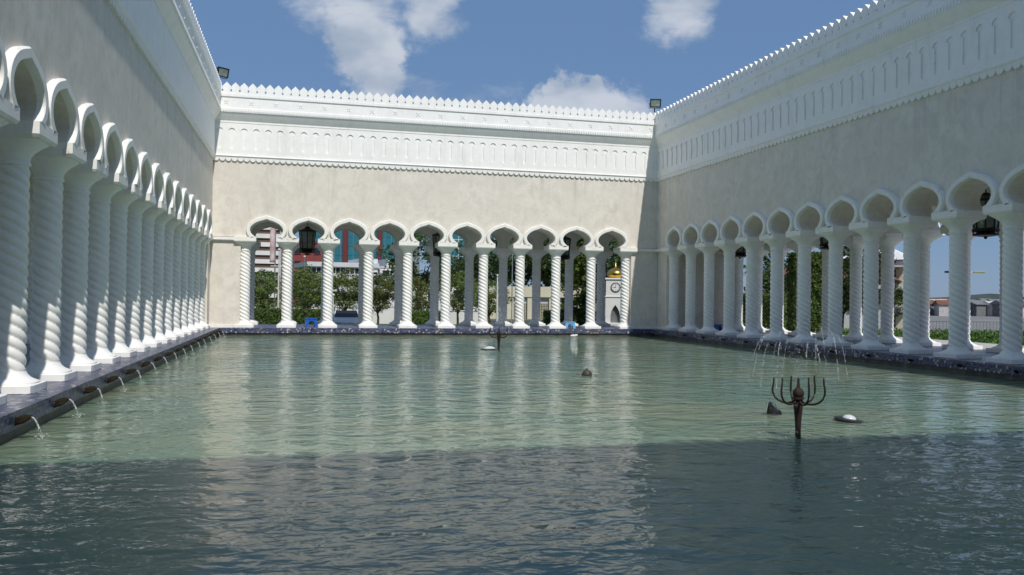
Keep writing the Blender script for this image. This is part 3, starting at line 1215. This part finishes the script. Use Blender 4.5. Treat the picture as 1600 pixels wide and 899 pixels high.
# ------------------------------------------------------------------ vegetation
def leaf_quads(m, rnd, c, rad, n, size, flat=1.0):
    for _ in range(n):
        while True:
            x, y, z = rnd.uniform(-1, 1), rnd.uniform(-1, 1), rnd.uniform(-1, 1)
            q = x * x + y * y + z * z
            if .12 < q < 1:
                break
        p = Vector((c[0] + x * rad, c[1] + y * rad, c[2] + z * rad * flat))
        a = Vector((rnd.gauss(0, 1), rnd.gauss(0, 1), rnd.gauss(0, .6))).normalized()
        b = a.cross(Vector((rnd.gauss(0, 1), rnd.gauss(0, 1), rnd.gauss(0, 1)))).normalized()
        s = size * rnd.uniform(.6, 1.35)
        m.add([p - a * s, p + b * s * .5, p + a * s, p - b * s * .5], [(0, 1, 2, 3)])


def crown_mesh(seed, rx, rz, zc, clumps, per, size, clump_r, leafmat, shape='round'):
    rnd = random.Random(seed)
    m = MB()
    for _ in range(clumps):
        while True:
            x, y, z = rnd.uniform(-1, 1), rnd.uniform(-1, 1), rnd.uniform(-1, 1)
            q = x * x + y * y + z * z
            if q < 1 and (q > .25 or rnd.random() < .35):
                break
        if shape == 'column':
            ang, rr = rnd.uniform(0, 2 * pi), sqrt(rnd.random())
            taper = (1 - .75 * max(0, z) ** 1.6)
            x, y = cos(ang) * rr * taper, sin(ang) * rr * taper
        leaf_quads(m, rnd, (x * rx, y * rx, zc + z * rz), clump_r * rnd.uniform(.7, 1.3), per, size, .75)
    return m.mesh('crown', leafmat)


def trunk_mesh(seed, h, r, spread, limbs):
    rnd = random.Random(seed)
    m = MB()
    m.tube([(0, 0, -.2), (rnd.uniform(-.05, .05), 0, h * .5), (rnd.uniform(-.1, .1), rnd.uniform(-.1, .1), h)], [r * 1.2, r, r * .75], 8)
    for k in range(limbs):
        a = 2 * pi * k / limbs + rnd.uniform(-.4, .4)
        z0 = h * rnd.uniform(.75, 1)
        m.tube([(0, 0, z0), (spread * .4 * cos(a), spread * .4 * sin(a), z0 + spread * .45), (spread * .75 * cos(a), spread * .75 * sin(a), z0 + spread * .95)],
               [r * .6, r * .4, r * .15], 6)
    return m.mesh('trunk', 'bark', 60)


KINDS = {}


def kind(name, n, tr, cr):
    KINDS[name] = [(trunk_mesh(hash_(name, i), *tr), crown_mesh(hash_(name, i) + 1, *cr)) for i in range(n)]


def hash_(s, i):
    return sum(ord(c) for c in s) * 13 + i * 101


kind('round', 3, (1.3, .09, 1.0, 5), (1.6, 1.45, 2.65, 64, 60, .085, .42, 'leaf_round'))
kind('dark', 3, (3.4, .22, 2.6, 6), (3.3, 3.0, 6.2, 60, 70, .19, .95, 'leaf_dark'))
kind('column', 1, (1.0, .15, .3, 3), (1.0, 4.2, 4.0, 130, 50, .13, .38, 'leaf_column', 'column'))
kind('bush', 2, (.2, .05, .3, 4), (.7, .45, .5, 22, 50, .07, .26, 'leaf_hedge'))


def tree(kindname, loc, s, label, cat='tree', group=None, i=0, name=None):
    tr, cr = KINDS[kindname][i % len(KINDS[kindname])]
    r = obj(name or ('tree' if cat == 'tree' else 'shrub'), None, None, loc, i * 2.1)
    r.scale = (s if not isinstance(s, tuple) else s)if isinstance(s, tuple) else (s, s, s)
    obj('trunk', tr, r)
    obj('crown', cr, r)
    tag(r, label, cat, group)
    return r


def ground_at(px, dist, z=GZ):
    p = at(px, 460, dist)
    return Vector((p.x, p.y, z))


# clipped round trees beyond the far arcade
for i, (px, d, s) in enumerate([(409, 62, 1.0), (478, 63, 1.08), (539, 64, 1.05), (591, 66, .98), (655, 63, .95), (716, 66, 1.05), (765, 64, .92)]):
    lb = ['round clipped tree seen through the first arch of the far arcade', 'round clipped tree behind the blue stool in the second arch',
          'round clipped tree on a thin trunk in the third arch', 'round clipped tree below the white building in the fourth arch',
          'low round tree under the tall dark tree in the fifth arch', 'round clipped tree in the sixth arch, middle of the far arcade',
          'round clipped tree left of the cream building in the seventh arch'][i]
    tree('round', ground_at(px, d), s, lb, 'tree', 'round trees beyond the far arcade', i)
# taller dark trees behind
for i, (px, d, s, lb) in enumerate([
        (655, 92, 1.08, 'tall dark tree standing above the round tree in the fifth arch'),
        (722, 104, .95, 'dark tree rising in the sixth arch below the teal tower'),
        (764, 108, 1.22, 'dark tree over the left end of the cream building'),
        (815, 112, 1.32, 'dark tree behind the middle of the cream building roof'),
        (852, 110, 1.25, 'dark tree above the right part of the cream building'),
        (886, 112, 1.25, 'dark tree behind the right end of the cream building'),
        (951, 84, 1.05, 'dark tree rising behind the gold dome of the clock tower'),
        (407, 100, .60, 'leafy tree in front of the striped building in the first arch'),
        (482, 104, .62, 'bushy tree at the foot of the red building'),
        (600, 98, .55, 'small dark tree against the white building'),
        (990, 100, 1.1, 'dark tree right of the clock tower, mostly hidden by the wall')]):
    tree('dark', ground_at(px, d), s, lb, 'tree', 'dark trees beyond the far arcade', i)
tree('column', ground_at(905, 58), (1.15, 1.15, 1.02), 'tall bright green columnar tree left of the clock tower', 'tree', None, 0)
# right side
for i, (px, d, s, lb) in enumerate([
        (1338, 48, .66, 'dark tree behind the ninth column of the right arcade'),
        (1316, 52, .58, 'dark tree left of the terraced house on the right'),
        (1216, 56, .62, 'dark tree behind the sixth column of the right arcade'),
        (1388, 62, .42, 'slim dark tree in front of the terraced house')]):
    tree('dark', ground_at(px, d), s, lb, 'tree', 'trees beyond the right arcade', i)


def palm(loc, h, s, label, seed):
    rnd = random.Random(seed)
    r = obj('palm_tree', None, None, loc)
    tag(r, label, 'palm', 'palms beyond the right arcade')
    m = MB().tube([(0, 0, -.2), (.05, 0, h * .5), (0, .05, h)], [.16, .12, .10], 8)
    obj('trunk', m.mesh('trunk', 'bark', 60), r)
    m = MB()
    for k in range(16):
        a = 2 * pi * k / 16 + rnd.uniform(-.2, .2)
        el = rnd.uniform(.2, 1.2)
        L = s * rnd.uniform(.8, 1.1)
        pts = [Vector((cos(a) * L * t * cos(el * (1 - t * .6)), sin(a) * L * t * cos(el * (1 - t * .6)), h + L * (sin(el) * t - .85 * t * t))) for t in [q / 9 for q in range(10)]]
        m.tube(pts, .018, 4)
        side = Vector((-sin(a), cos(a), 0))
        for q in range(1, 10):
            for t in (0, .5):
                p = pts[q - 1].lerp(pts[q], t)
                ll = .42 * L * sin(pi * (q + t) / 11) + .08
                d = (pts[q] - pts[q - 1]).normalized()
                for sg in (-1, 1):
                    e = p + side * sg * ll * .75 + d * ll * .5 - Vector((0, 0, ll * .45))
                    m.add([p, p + d * .07, e], [(0, 1, 2)])
    obj('crown', m.mesh('crown', 'leaf_palm'), r)


palm(ground_at(1243, 46), 3.6, 1.6, 'yellowish palm above the tall hedge in the right arcade', 3)
palm(ground_at(1275, 50), 4.1, 1.7, 'palm in front of the brown roofed house', 8)
palm(ground_at(1205, 60), 3.8, 1.6, 'palm left of the tall hedge, between the fifth and sixth columns', 12)
palm(ground_at(1328, 70), 4.6, 1.8, 'palm showing beside the eighth column of the right arcade', 21)


def hedge(p0, p1, wdt, h, n, size, label, leafm='leaf_hedge', group=None, seed=1):
    rnd = random.Random(seed)
    p0, p1 = Vector(p0), Vector(p1)
    L = (p1 - p0).length
    a = atan2((p1 - p0).y, (p1 - p0).x)
    r = obj('hedge', None, None, p0, a)
    tag(r, label, 'hedge', group)
    m = MB().box(0.05, L - .05, -wdt / 2 + .09, wdt / 2 - .09, 0, h - .09)
    obj('twigs', m.mesh('twigs', leafm), r)
    m = MB()
    for _ in range(n):
        q = rnd.random()
        x = rnd.uniform(0, L)
        if q < .42:
            y, z = -wdt / 2, rnd.uniform(0, h)
        elif q < .62:
            y, z = wdt / 2, rnd.uniform(0, h)
        elif q < .9:
            y, z = rnd.uniform(-wdt / 2, wdt / 2), h
        else:
            x, y, z = rnd.choice((0, L)), rnd.uniform(-wdt / 2, wdt / 2), rnd.uniform(0, h)
        p = Vector((x + rnd.gauss(0, .04), y + rnd.gauss(0, .05), z + rnd.gauss(0, .05)))
        A = Vector((rnd.gauss(0, 1), rnd.gauss(0, 1), rnd.gauss(0, 1))).normalized()
        Bv = A.cross(Vector((rnd.gauss(0, 1), rnd.gauss(0, 1), rnd.gauss(0, 1)))).normalized()
        s = size * rnd.uniform(.6, 1.3)
        m.add([p - A * s, p + Bv * s * .6, p + A * s, p - Bv * s * .6], [(0, 1, 2, 3)])
    obj('leaves', m.mesh('leaves', leafm), r)


hedge(ground_at(388, 57), ground_at(520, 57), 1.0, 1.38, 5200, .07, 'low dark clipped hedge beyond the left half of the far arcade', seed=2)
hedge(ground_at(622, 58), ground_at(700, 58), 1.0, 1.35, 3400, .07, 'low clipped hedge beyond the fifth arch of the far arcade', seed=4)
hedge(ground_at(850, 62), ground_at(935, 62), 1.0, 1.4, 3400, .07, 'low clipped hedge at the foot of the columnar tree', seed=5)
hp = at(1236, 460, 44)
hedge((hp.x, hp.y, GZ), (at(1296, 460, 44).x, at(1296, 460, 44).y, GZ), 1.2, 4.9, 16000, .08, 'tall leafy hedge like a green wall beyond the right arcade', seed=6)
hedge(ground_at(1296, 42), ground_at(1640, 42), .9, 1.02, 6500, .06, 'low trimmed hedge running along the promenade on the right', seed=7)
hedge(ground_at(1150, 53), ground_at(1234, 49), .9, 2.8, 4500, .07, 'medium hedge behind the fourth and fifth columns on the right', seed=8)

# ------------------------------------------------------------------ poles, clock tower, buildings beyond


def face_to_cam(p):
    return atan2(p.y, p.x) - pi / 2


def pole(px, dist, h, r, label, material='pole_white', arm=None):
    p = ground_at(px, dist)
    o = obj('pole', None, None, p)
    tag(o, label, 'pole', 'poles beyond the arcades')
    m = MB().tube([(0, 0, -.1), (0, 0, h * .6), (0, 0, h)], [r, r * .9, r * .6], 8)
    obj('shaft', m.mesh('shaft', material, 60), o)
    m = MB().lathe([(-.05, r * 2.6), (.04, r * 2.6), (.08, r * 1.4)], 10)
    obj('foot', m.mesh('foot', material), o)
    if arm:
        arm(o, h)
    return o


def ball_top(o, h):
    m = MB().ball((0, 0, h + .05), .09, 10, 6)
    obj('finial', m.mesh('finial', 'pole_white', 60), o)


def yard(o, h):
    ball_top(o, h)
    m = MB().tube([(-.55, 0, h * .80), (.55, 0, h * .80)], .03, 6)
    obj('crossarm', m.mesh('crossarm', 'pole_white'), o)


def banner(o, h):
    m = MB()
    n = 12
    vs = []
    for k in range(n + 1):
        z = h - .15 - 2.9 * k / n
        for x, y in ((0.03, .01), (-.18, .05 * sin(k * .9)), (-.36, .07 * sin(k * .7 + 1))):
            vs.append((x - .05, y, z))
    fs = []
    for k in range(n):
        for j in range(2):
            fs.append((k * 3 + j, k * 3 + j + 1, k * 3 + j + 4, k * 3 + j + 3))
    m.add(vs, fs)
    ob = obj('flag', m.mesh('flag', 'pink_banner', 60), o)
    so = ob.modifiers.new('thickness', 'SOLIDIFY')
    so.thickness = .01


pole(435, 58, 5.5, .062, 'white flagpole with a crossarm in the first arch of the far arcade', arm=yard)
pole(429, 66, 8.0, .06, 'grey flagpole with a limp pale pink flag in the first arch', 'steel', arm=banner)
pole(475, 64, 5.3, .04, 'thin grey pole under the lantern in the second arch', 'steel', arm=ball_top)
pole(521, 56, 2.4, .035, 'short white post beside the third column of the far arcade', arm=ball_top)
pole(800, 70, 6.6, .05, 'thin grey mast in front of the cream building', 'steel', arm=ball_top)
pole(777, 62, 4.0, .08, 'pale stubby post left of the cream building', 'pole_white', arm=ball_top)

# clock tower with golden dome
ct = Vector((23.25, 60.0, GZ))
r = obj('clock_tower', None, None, ct + Vector((0, 0, .60)), radians(-14.5 - 6))
r.scale = (1.0, 1.0, 1.0)
tag(r, 'small white clock tower with a gold onion dome in the last arch', 'clock tower')
hw = .74
obj('plinth', MB().box(-1.0, 1.0, -1.0, 1.0, -.62, 0, .03).mesh('plinth', 'white_wall'), r)
pts = [(-hw, 0), (-hw, 1.93), (hw, 1.93), (hw, 0), (.36, 0), (.36, .55), (.30, .85), (.17, 1.12), (0, 1.36), (-.17, 1.12), (-.30, .85), (-.36, .55), (-.36, 0)]
for k in range(4):
    o = obj('arch_wall', fixn(MB().prism(pts[::-1], -hw, -hw + .16).mesh('arch_wall', 'white_wall')), r, (0, 0, 0), k * pi / 2, scale=(1 if k % 2 == 0 else .995, 1, 1))
obj('dark_fill', MB().box(-hw + .3, hw - .3, -hw + .3, hw - .3, 0, 1.9).mesh('dark_fill', 'village_c'), r)  # box added inside so the arches read as a dark, shaded interior
m = MB().box(-hw - .06, hw + .06, -hw - .06, hw + .06, 1.93, 2.02, .02)
obj('string_course', m.mesh('string_course', 'white_wall'), r)
m = MB().box(-hw + .015, hw - .015, -hw + .015, hw - .015, 2.02, 3.26)
obj('clock_storey', m.mesh('clock_storey', 'white_wall'), r)
m = MB().box(-hw - .07, hw + .07, -hw - .07, hw + .07, 3.26, 3.40, .03)
obj('cornice', m.mesh('cornice', 'white_wall'), r)
for k in range(4):
    c = obj('clock', fixn(MB().add([], []).lathe([(0, .34), (.03, .34), (.035, .30)], 28).mesh('clock', 'clock_face')), r)
    a = k * pi / 2
    c.rotation_euler = (pi / 2, 0, a)
    c.location = (sin(a) * (hw - .013), -cos(a) * (hw - .013), 2.68)
    m = MB()
    for q in range(28):
        a0, a1 = 2 * pi * q / 28, 2 * pi * (q + 1) / 28
        m.add([(.30 * cos(a0), .30 * sin(a0), .037), (.37 * cos(a0), .37 * sin(a0), .037), (.37 * cos(a1), .37 * sin(a1), .037), (.30 * cos(a1), .30 * sin(a1), .037),
               (.37 * cos(a0), .37 * sin(a0), .0), (.37 * cos(a1), .37 * sin(a1), .0)], [(0, 1, 2, 3), (1, 4, 5, 2)])
    obj('rim', m.mesh('rim', 'black_metal'), c)
    m = MB()
    m.box(-.012, .012, -.03, .24, .040, .046)
    m.box(-.17, .03, -.014, .014, .047, .053)
    for q in range(12):
        a0 = 2 * pi * q / 12
        m.tube([(.22 * cos(a0), .22 * sin(a0), .04), (.275 * cos(a0), .275 * sin(a0), .04)], .013, 4)
    obj('hands', m.mesh('hands', 'black_metal'), c)
m = MB().lathe([(3.40, .48), (3.44, .48), (3.48, .54), (3.58, .63), (3.70, .66), (3.82, .64), (3.94, .56), (4.05, .43), (4.13, .28), (4.19, .13), (4.25, .06), (4.30, .045)], 28)
d = obj('dome', m.mesh('dome', 'gold', 50), r)
m = MB().lathe([(4.30, .045), (4.34, .07), (4.38, .07), (4.42, .03), (4.9, .012)], 10)
obj('finial', m.mesh('finial', 'gold', 50), d)


class Bld:
    """building in its own frame: x across, -y towards the court, z up from its foot"""
    def __init__(s, px, dist, label, z=GZ, cat='building', turn=0.0):
        s.p = ground_at(px, dist, z)
        s.d = dist
        s.r = obj('building', None, None, s.p, -YAW + turn)
        tag(s.r, label, cat)
        s.k = dist / F_PX            # metres for one photo pixel

    def part(s, name, material, boxes, parent=None):
        m = MB()
        for b in boxes:
            m.box(*b)
        return obj(name, m.mesh(name, material), parent or s.r)

    def window(s, x0, x1, z0, z1, y, glass='dark_glass', frame='white_wall', mull=0):
        wn = s.part('window', glass, [(x0, x1, y - .06, y + .02, z0, z1)])
        b = [(x0 - .08, x1 + .08, y - .12, y + .01, z1, z1 + .08), (x0 - .08, x1 + .08, y - .16, y + .01, z0 - .1, z0)]
        for i in range(mull):
            xm = x0 + (x1 - x0) * (i + 1) / (mull + 1)
            b.append((xm - .04, xm + .04, y - .1, y - .055, z0, z1))
        s.part('frame', frame, b, wn)
        return wn


# striped high block, first arch
b = Bld(412, 250, 'brown and white banded tower block in the first arch', turn=.25)
b.part('wall', 'brown_wall', [(-5.6, 4.2, 0, 14, 0, 30)])
for k in range(10):
    b.part('band', 'white_wall', [(-5.9, 4.5, -.5, 14.2, 1.2 + 2.55 * k, 2.5 + 2.55 * k)])
b.part('stair_tower', 'grey_wall', [(4.25, 8.6, .6, 14, 0, 33)])
for k in range(8):
    b.window(5.4, 7.2, 3 + 3.1 * k, 4.6 + 3.1 * k, .6)

# red block, second arch
b = Bld(468, 190, 'dark red building in the second arch behind the lantern', turn=.1)
b.part('wall', 'red_wall', [(-4.2, 5.2, 0, 12, 0, 14)])
for k in range(3):
    for j in range(4):
        b.window(-3.4 + j * 2.2, -2.1 + j * 2.2, 5.4 + 3.1 * k, 6.8 + 3.1 * k, 0, frame='maroon')
b.part('parapet', 'maroon', [(-4.4, 5.4, -.2, 12.2, 14, 14.6)])

# teal glass towers with red pilasters
b = Bld(560, 260, 'teal glass office block with maroon pilasters above the third and fourth arches', turn=-.05)
b.part('wall', 'grey_wall', [(-16, 16.5, 0, 16, 0, 30)])
for j in range(16):
    for k in range(9):
        x0 = -15.8 + j * 2.0
        b.part('pane', 'teal_glass', [(x0 + .04, x0 + 1.94, -.12, .0, 3 + k * 2.9 + .06, 5.9 + k * 2.9 - .1)])
for x in (-14.8, -4.2, 6.6):
    b.part('pilaster', 'maroon', [(x - .75, x + .75, -.8, 0, 0, 31)])
b.part('parapet', 'pale_grey', [(-16.3, 16.8, -.4, 16, 30, 31)])

b = Bld(716, 280, 'slim teal and white glass tower in the sixth arch', turn=.1)
b.part('wall', 'white_wall', [(-4.2, 5.2, 0, 12, 0, 34)])
for k in range(11):
    for x0, x1 in ((-3.3, -.2), (.0, 2.0), (2.8, 4.6)):
        b.part('pane', 'teal_glass', [(x0, x1, -.1, 0, 2 + 2.8 * k, 4.5 + 2.8 * k)])

# long stepped grey and white building, third and fourth arches
b = Bld(566, 150, 'long grey and white stepped building with ribbon windows in the third arch', turn=.42)
b.part('wall', 'grey_wall', [(-9, 6.6, 0, 14, 0, 5.2), (-9.2, 6.6, 1.2, 14, 5.2, 7.4)])
b.part('terrace', 'pale_grey', [(-9.6, 6.8, -1.3, 0, 3.0, 3.9), (-9.8, 6.8, -.6, 1.2, 5.1, 6.0), (-9.8, 3.2, .5, 14, 7.4, 8.2)])
for k in range(9):
    x0 = -8.8 + k * 1.72
    b.window(x0, x0 + 1.5, 4.15, 5.05, 0, mull=1)
    if k < 8:
        b.window(x0, x0 + 1.5, 6.2, 7.25, 1.2, mull=1)
    b.window(x0, x0 + 1.4, 1.2, 2.7, 0)
b.part('stair_block', 'white_wall', [(-.4, 3.0, .9, 10, 6.6, 9.0)])
b.part('plant_room', 'white_wall', [(5.0, 9.4, 2.0, 9, 6.2, 9.1)])

b = Bld(606, 140, 'plain white block with small balconies in the fourth arch', turn=.1)
b.part('wall', 'white_wall', [(-1.4, 3.2, 0, 10, 0, 7.0)])
b.part('parapet', 'pale_grey', [(-1.5, 3.3, -.1, 10.1, 7.0, 7.3)])
for k in range(3):
    b.part('balcony', 'pale_grey', [(-2.9, -1.41, .4, 5, 1.2 + 1.9 * k, 2.0 + 1.9 * k)])
    b.window(-.9, .2, 2.0 + 1.8 * k, 3.0 + 1.8 * k, 0)
    b.window(1.2, 2.2, 2.0 + 1.8 * k, 3.0 + 1.8 * k, 0)

b = Bld(668, 130, 'white building with dark openings behind the fifth and sixth arches', turn=0)
b.part('wall', 'white_wall', [(-4.5, 8.0, 0, 10, 0, 4.6)])
b.part('roof', 'roof_tile', [(-4.9, 8.4, -.5, 10.4, 4.6, 5.0)])
for k in range(6):
    b.window(-3.9 + 2.0 * k, -2.7 + 2.0 * k, 1.6, 3.4, 0)

# cream low building with grille
b = Bld(836, 92, 'low cream building with a square grille beyond the seventh to ninth arches')
b.part('wall', 'cream_wall', [(-4.9, 5.2, 0.5, 9, 0, 3.4)])
b.part('parapet', 'cream_wall', [(-5.1, 5.4, 0.0, 9.2, 2.45, 3.62)])
for x in (-4.6, -2.75, -.45, 1.95, 4.3):
    b.part('pilaster', 'cream_wall', [(x - .38, x + .38, .1, .5, -.1, 2.45)])
for x0, x1 in ((-2.33, -.87), (-.03, 1.53), (2.37, 3.88)):
    b.part('shutter', 'pale_grey', [(x0, x1, .40, .49, 1.75, 2.42)])
    gb = []
    n = 9
    for k in range(n + 1):
        x = x0 + (x1 - x0) * k / n
        gb.append((x - .022, x + .022, .36, .44, .0, 1.72))
    for k in range(11):
        z = .02 + k * .165
        gb.append((x0, x1, .345, .455, z - .02, z + .02))
    b.part('grille', 'cream_wall', gb)
    b.part('opening', 'dark_glass', [(x0, x1, .46, .494, -.1, 1.74)])

# low white boundary wall pieces between the trees
for i, (x0, x1, d, h, lb) in enumerate([(388, 432, 70, 1.25, 'low white boundary wall in the first arch'),
                                        (440, 520, 71, 1.2, 'low white boundary wall behind the second arch'),
                                        (524, 560, 72, 1.35, 'low white boundary wall behind the round tree of the third arch'),
                                        (578, 626, 72, 1.45, 'low white boundary wall in the fourth arch'),
                                        (640, 760, 73, 1.15, 'low white boundary wall behind the fifth and sixth arches')]):
    a, c = ground_at(x0, d), ground_at(x1, d)
    r = obj('boundary_wall', None, None, a, atan2(c.y - a.y, c.x - a.x))
    L = (c - a).length
    tag(r, lb, 'wall', 'boundary walls beyond the far arcade')
    obj('wall', MB().box(0, L, 0, .2, 0, h).mesh('wall', 'white_wall'), r)
    obj('coping', MB().box(-.03, L + .03, -.05, .25, h, h + .07, .015).mesh('coping', 'white_wall'), r)


# white railing arch in the third arch
def railing(p, a, L, h, label, material='pole_white', bars=8, dome=0.0):
    r = obj('railing', None, None, p, a)
    tag(r, label, 'railing', 'railings beyond the arcades')
    pts = [(L * k / 12, 0, h + dome * sin(pi * k / 12)) for k in range(13)]
    obj('handrail', MB().tube(pts, .03, 6).mesh('handrail', material, 60), r)
    obj('bottom_rail', MB().tube([(0, 0, .12), (L, 0, .12)], .02, 5).mesh('bottom_rail', material), r)
    me = MB().tube([(0, 0, -.02), (0, 0, h)], .014, 5).mesh('baluster', material)
    for k in range(bars + 1):
        obj('baluster', me, r, (L * k / bars, 0, 0))


a, c = ground_at(1432, 56, GZ + .012), ground_at(1610, 56, GZ + .012)
railing(a, atan2(c.y - a.y, c.x - a.x), (c - a).length, 1.2, 'long thin grey railing along the promenade on the right', 'rail_grey', 34)


def car(p, rz, body, label):
    r = obj('parked_car', None, None, p, rz)
    tag(r, label, 'car', None)
    prof = [(-2.1, .35), (-2.12, .75), (-1.95, .92), (-1.5, .98), (-.95, 1.40), (.35, 1.43), (1.05, 1.0), (1.85, .88), (2.1, .70), (2.12, .35)]
    m = MB()
    rings = []
    n = len(prof)
    vs = []
    for y, ins in ((-.86, .0), (.86, .0)):
        for x, z in prof:
            k = .17 if z > 1.1 else 0
            vs.append((x, y * (1 - k), z))
    fs = [tuple(range(n)), tuple(range(2 * n - 1, n - 1, -1))] + [(i, i + n, (i + 1) % n + n, (i + 1) % n) for i in range(n)]
    m.add(vs, fs)
    obj('body', fixn(m.mesh('body', body)), r)
    for s in (-1, 1):
        w_ = MB().add([(-1.3, s * .80, 1.02), (.85, s * .80, 1.04), (.3, s * .735, 1.37), (-.88, s * .735, 1.35)], [(0, 1, 2, 3)])
        o = obj('side_window', w_.mesh('side_window', 'dark_glass'), r, (0, s * .012, 0))
        o.modifiers.new('thickness', 'SOLIDIFY').thickness = .02
        for x in (-1.3, 1.3):
            t = obj('wheel', MB().lathe([(-.1, .28), (-.09, .32), (.09, .32), (.1, .28)], 16).mesh('wheel', 'tyre', 30), r, (x, s * .80, .32), rot=(pi / 2, 0, 0))
    o = obj('windscreen', MB().add([(.40, -.66, 1.41), (.40, .66, 1.41), (1.02, .78, 1.03), (1.02, -.78, 1.03)], [(0, 1, 2, 3)]).mesh('windscreen', 'dark_glass'), r, (.015, 0, .015))
    o.modifiers.new('thickness', 'SOLIDIFY').thickness = .02
    for s in (-.6, .6):
        obj('headlight', MB().box(2.05, 2.14, s - .18, s + .18, .6, .74, .02).mesh('headlight', 'white_plastic'), r)


car(ground_at(541, 55, GZ), -YAW - pi / 2 + .25, 'car_white', 'white car facing the pool, seen through the third arch of the far arcade')

# right side: brown roofed house, terraced house, water village, hills
b = Bld(1282, 60, 'house with a brown tiled roof behind the tall hedge on the right', turn=-.5)
b.part('wall', 'pale_grey', [(-3.6, 4.2, 0, 7, 0, 4.0)])
m = MB().add([(-4.4, -.8, 4.0), (5.0, -.8, 4.0), (5.0, 7.8, 4.0), (-4.4, 7.8, 4.0), (-2.2, 3.4, 5.6), (2.6, 3.4, 5.6)],
             [(0, 1, 5, 4), (1, 2, 5), (2, 3, 4, 5), (3, 0, 4), (3, 2, 1, 0)])
obj('roof', m.mesh('roof', 'roof_tile'), b.r)
b.part('fascia', 'pale_grey', [(-4.3, 4.9, -.75, -.6, 3.3, 3.98)])
for x in (-2.9, -.4, 2.0):
    b.window(x, x + 1.7, 1.9, 3.1, 0, mull=1)

b = Bld(1362, 64, 'white terraced house with stepped balconies behind the ninth column on the right', turn=-.6)
b.part('wall', 'cream_wall', [(-2.2, 2.2, 0, 7, 0, 5.6)])
for k in range(3):
    z = 1.9 + 1.7 * k
    bal = b.part('balcony', 'white_wall', [(-2.9, 2.5, -1.3, 0, z - .22, z), (-2.9, 2.5, -1.3, -1.2, z, z + .22)])
    for j in range(2):
        b.window(-1.7 + 2.0 * j, -.3 + 2.0 * j, z - 1.45, z - .35, 0)
m = MB().add([(-3.0, -1.5, 5.6), (2.7, -1.5, 5.6), (2.7, 7.4, 5.6), (-3.0, 7.4, 5.6), (-1, 3, 6.7), (1, 3, 6.7)],
             [(0, 1, 5, 4), (1, 2, 5), (2, 3, 4, 5), (3, 0, 4), (3, 2, 1, 0)])
obj('roof', m.mesh('roof', 'white_wall'), b.r)

rnd = random.Random(44)
vill = 0
for row in range(3):
    for k in range(9):
        px = 1428 + 24 * k + rnd.uniform(-6, 6) + row * 9
        dist = 150 + row * 22 + rnd.uniform(-5, 5)
        p = ground_at(px, dist)
        r = obj('village_house', None, None, p, -YAW + rnd.uniform(-.5, .5))
        wv, dv, hv = rnd.uniform(2.0, 3.8), rnd.uniform(2.5, 4), rnd.uniform(1.7, 2.3) + .25 * row
        wm = rnd.choice(['village_a', 'village_b', 'village_c'])
        rm = rnd.choice(['village_c', 'village_b', 'roof_tile', 'village_c'])
        obj('wall', MB().box(-wv / 2, wv / 2, -dv / 2, dv / 2, 0, hv).mesh('wall', wm), r)
        m = MB().add([(-wv / 2 - .3, -dv / 2 - .3, hv), (wv / 2 + .3, -dv / 2 - .3, hv), (wv / 2 + .3, dv / 2 + .3, hv), (-wv / 2 - .3, dv / 2 + .3, hv),
                      (-wv / 2 - .2, 0, hv + .8), (wv / 2 + .2, 0, hv + .8)], [(0, 1, 5, 4), (2, 3, 4, 5), (1, 2, 5), (3, 0, 4), (3, 2, 1, 0)])
        obj('roof', m.mesh('roof', rm), r)
        tag(r, '%s house from the left in the %s row of the waterside village' % (ORD[k], ('front', 'middle', 'rear')[row]), 'house', 'waterside village houses on the horizon')

m = MB()
n = 60
vs, fs = [], []
for k in range(n + 1):
    a = radians(14 + 60 * k / n)
    rr = 1500
    hgt = 5 + 9 * abs(sin(k * .37)) * (0.4 + .6 * abs(sin(k * .11 + 1.2))) + 2 * sin(k * 1.3)
    for q, hh in ((rr - 130, -2), (rr, max(4, hgt)), (rr + 200, -2)):
        vs.append((q * sin(a), q * cos(a), hh))
for k in range(n):
    for j in range(2):
        fs.append((k * 3 + j, (k + 1) * 3 + j, (k + 1) * 3 + j + 1, k * 3 + j + 1))
m.add(vs, fs)
struct(obj('hills', fixn(m.mesh('hills', 'hill_green', 60))))

# double-armed street lamp on the promenade
p = ground_at(1507, 60, GZ + .012)
r = obj('street_lamp', None, None, p, -YAW - .25)
tag(r, 'double-armed street lamp with flat heads, one coloured dark and one sunlit greenish, against the sky on the right', 'street lamp')
obj('post', MB().tube([(0, 0, -.1), (0, 0, 4.7)], [.09, .06], 8).mesh('post', 'steel', 60), r)
for s, mt in ((-1, 'black_metal'), (1, 'yellow_green')):  # heads coloured apart: left as if in shade, right as if sunlit
    obj('arm', MB().tube([(0, 0, 4.55), (s * .5, 0, 4.66), (s * .8, 0, 4.66)], .035, 6).mesh('arm', 'steel'), r)
    obj('lamp_head', MB().box(min(s * .55, s * 1.3), max(s * .55, s * 1.3), -.16, .16, 4.60, 4.74, .03).mesh('lamp_head', mt), r)
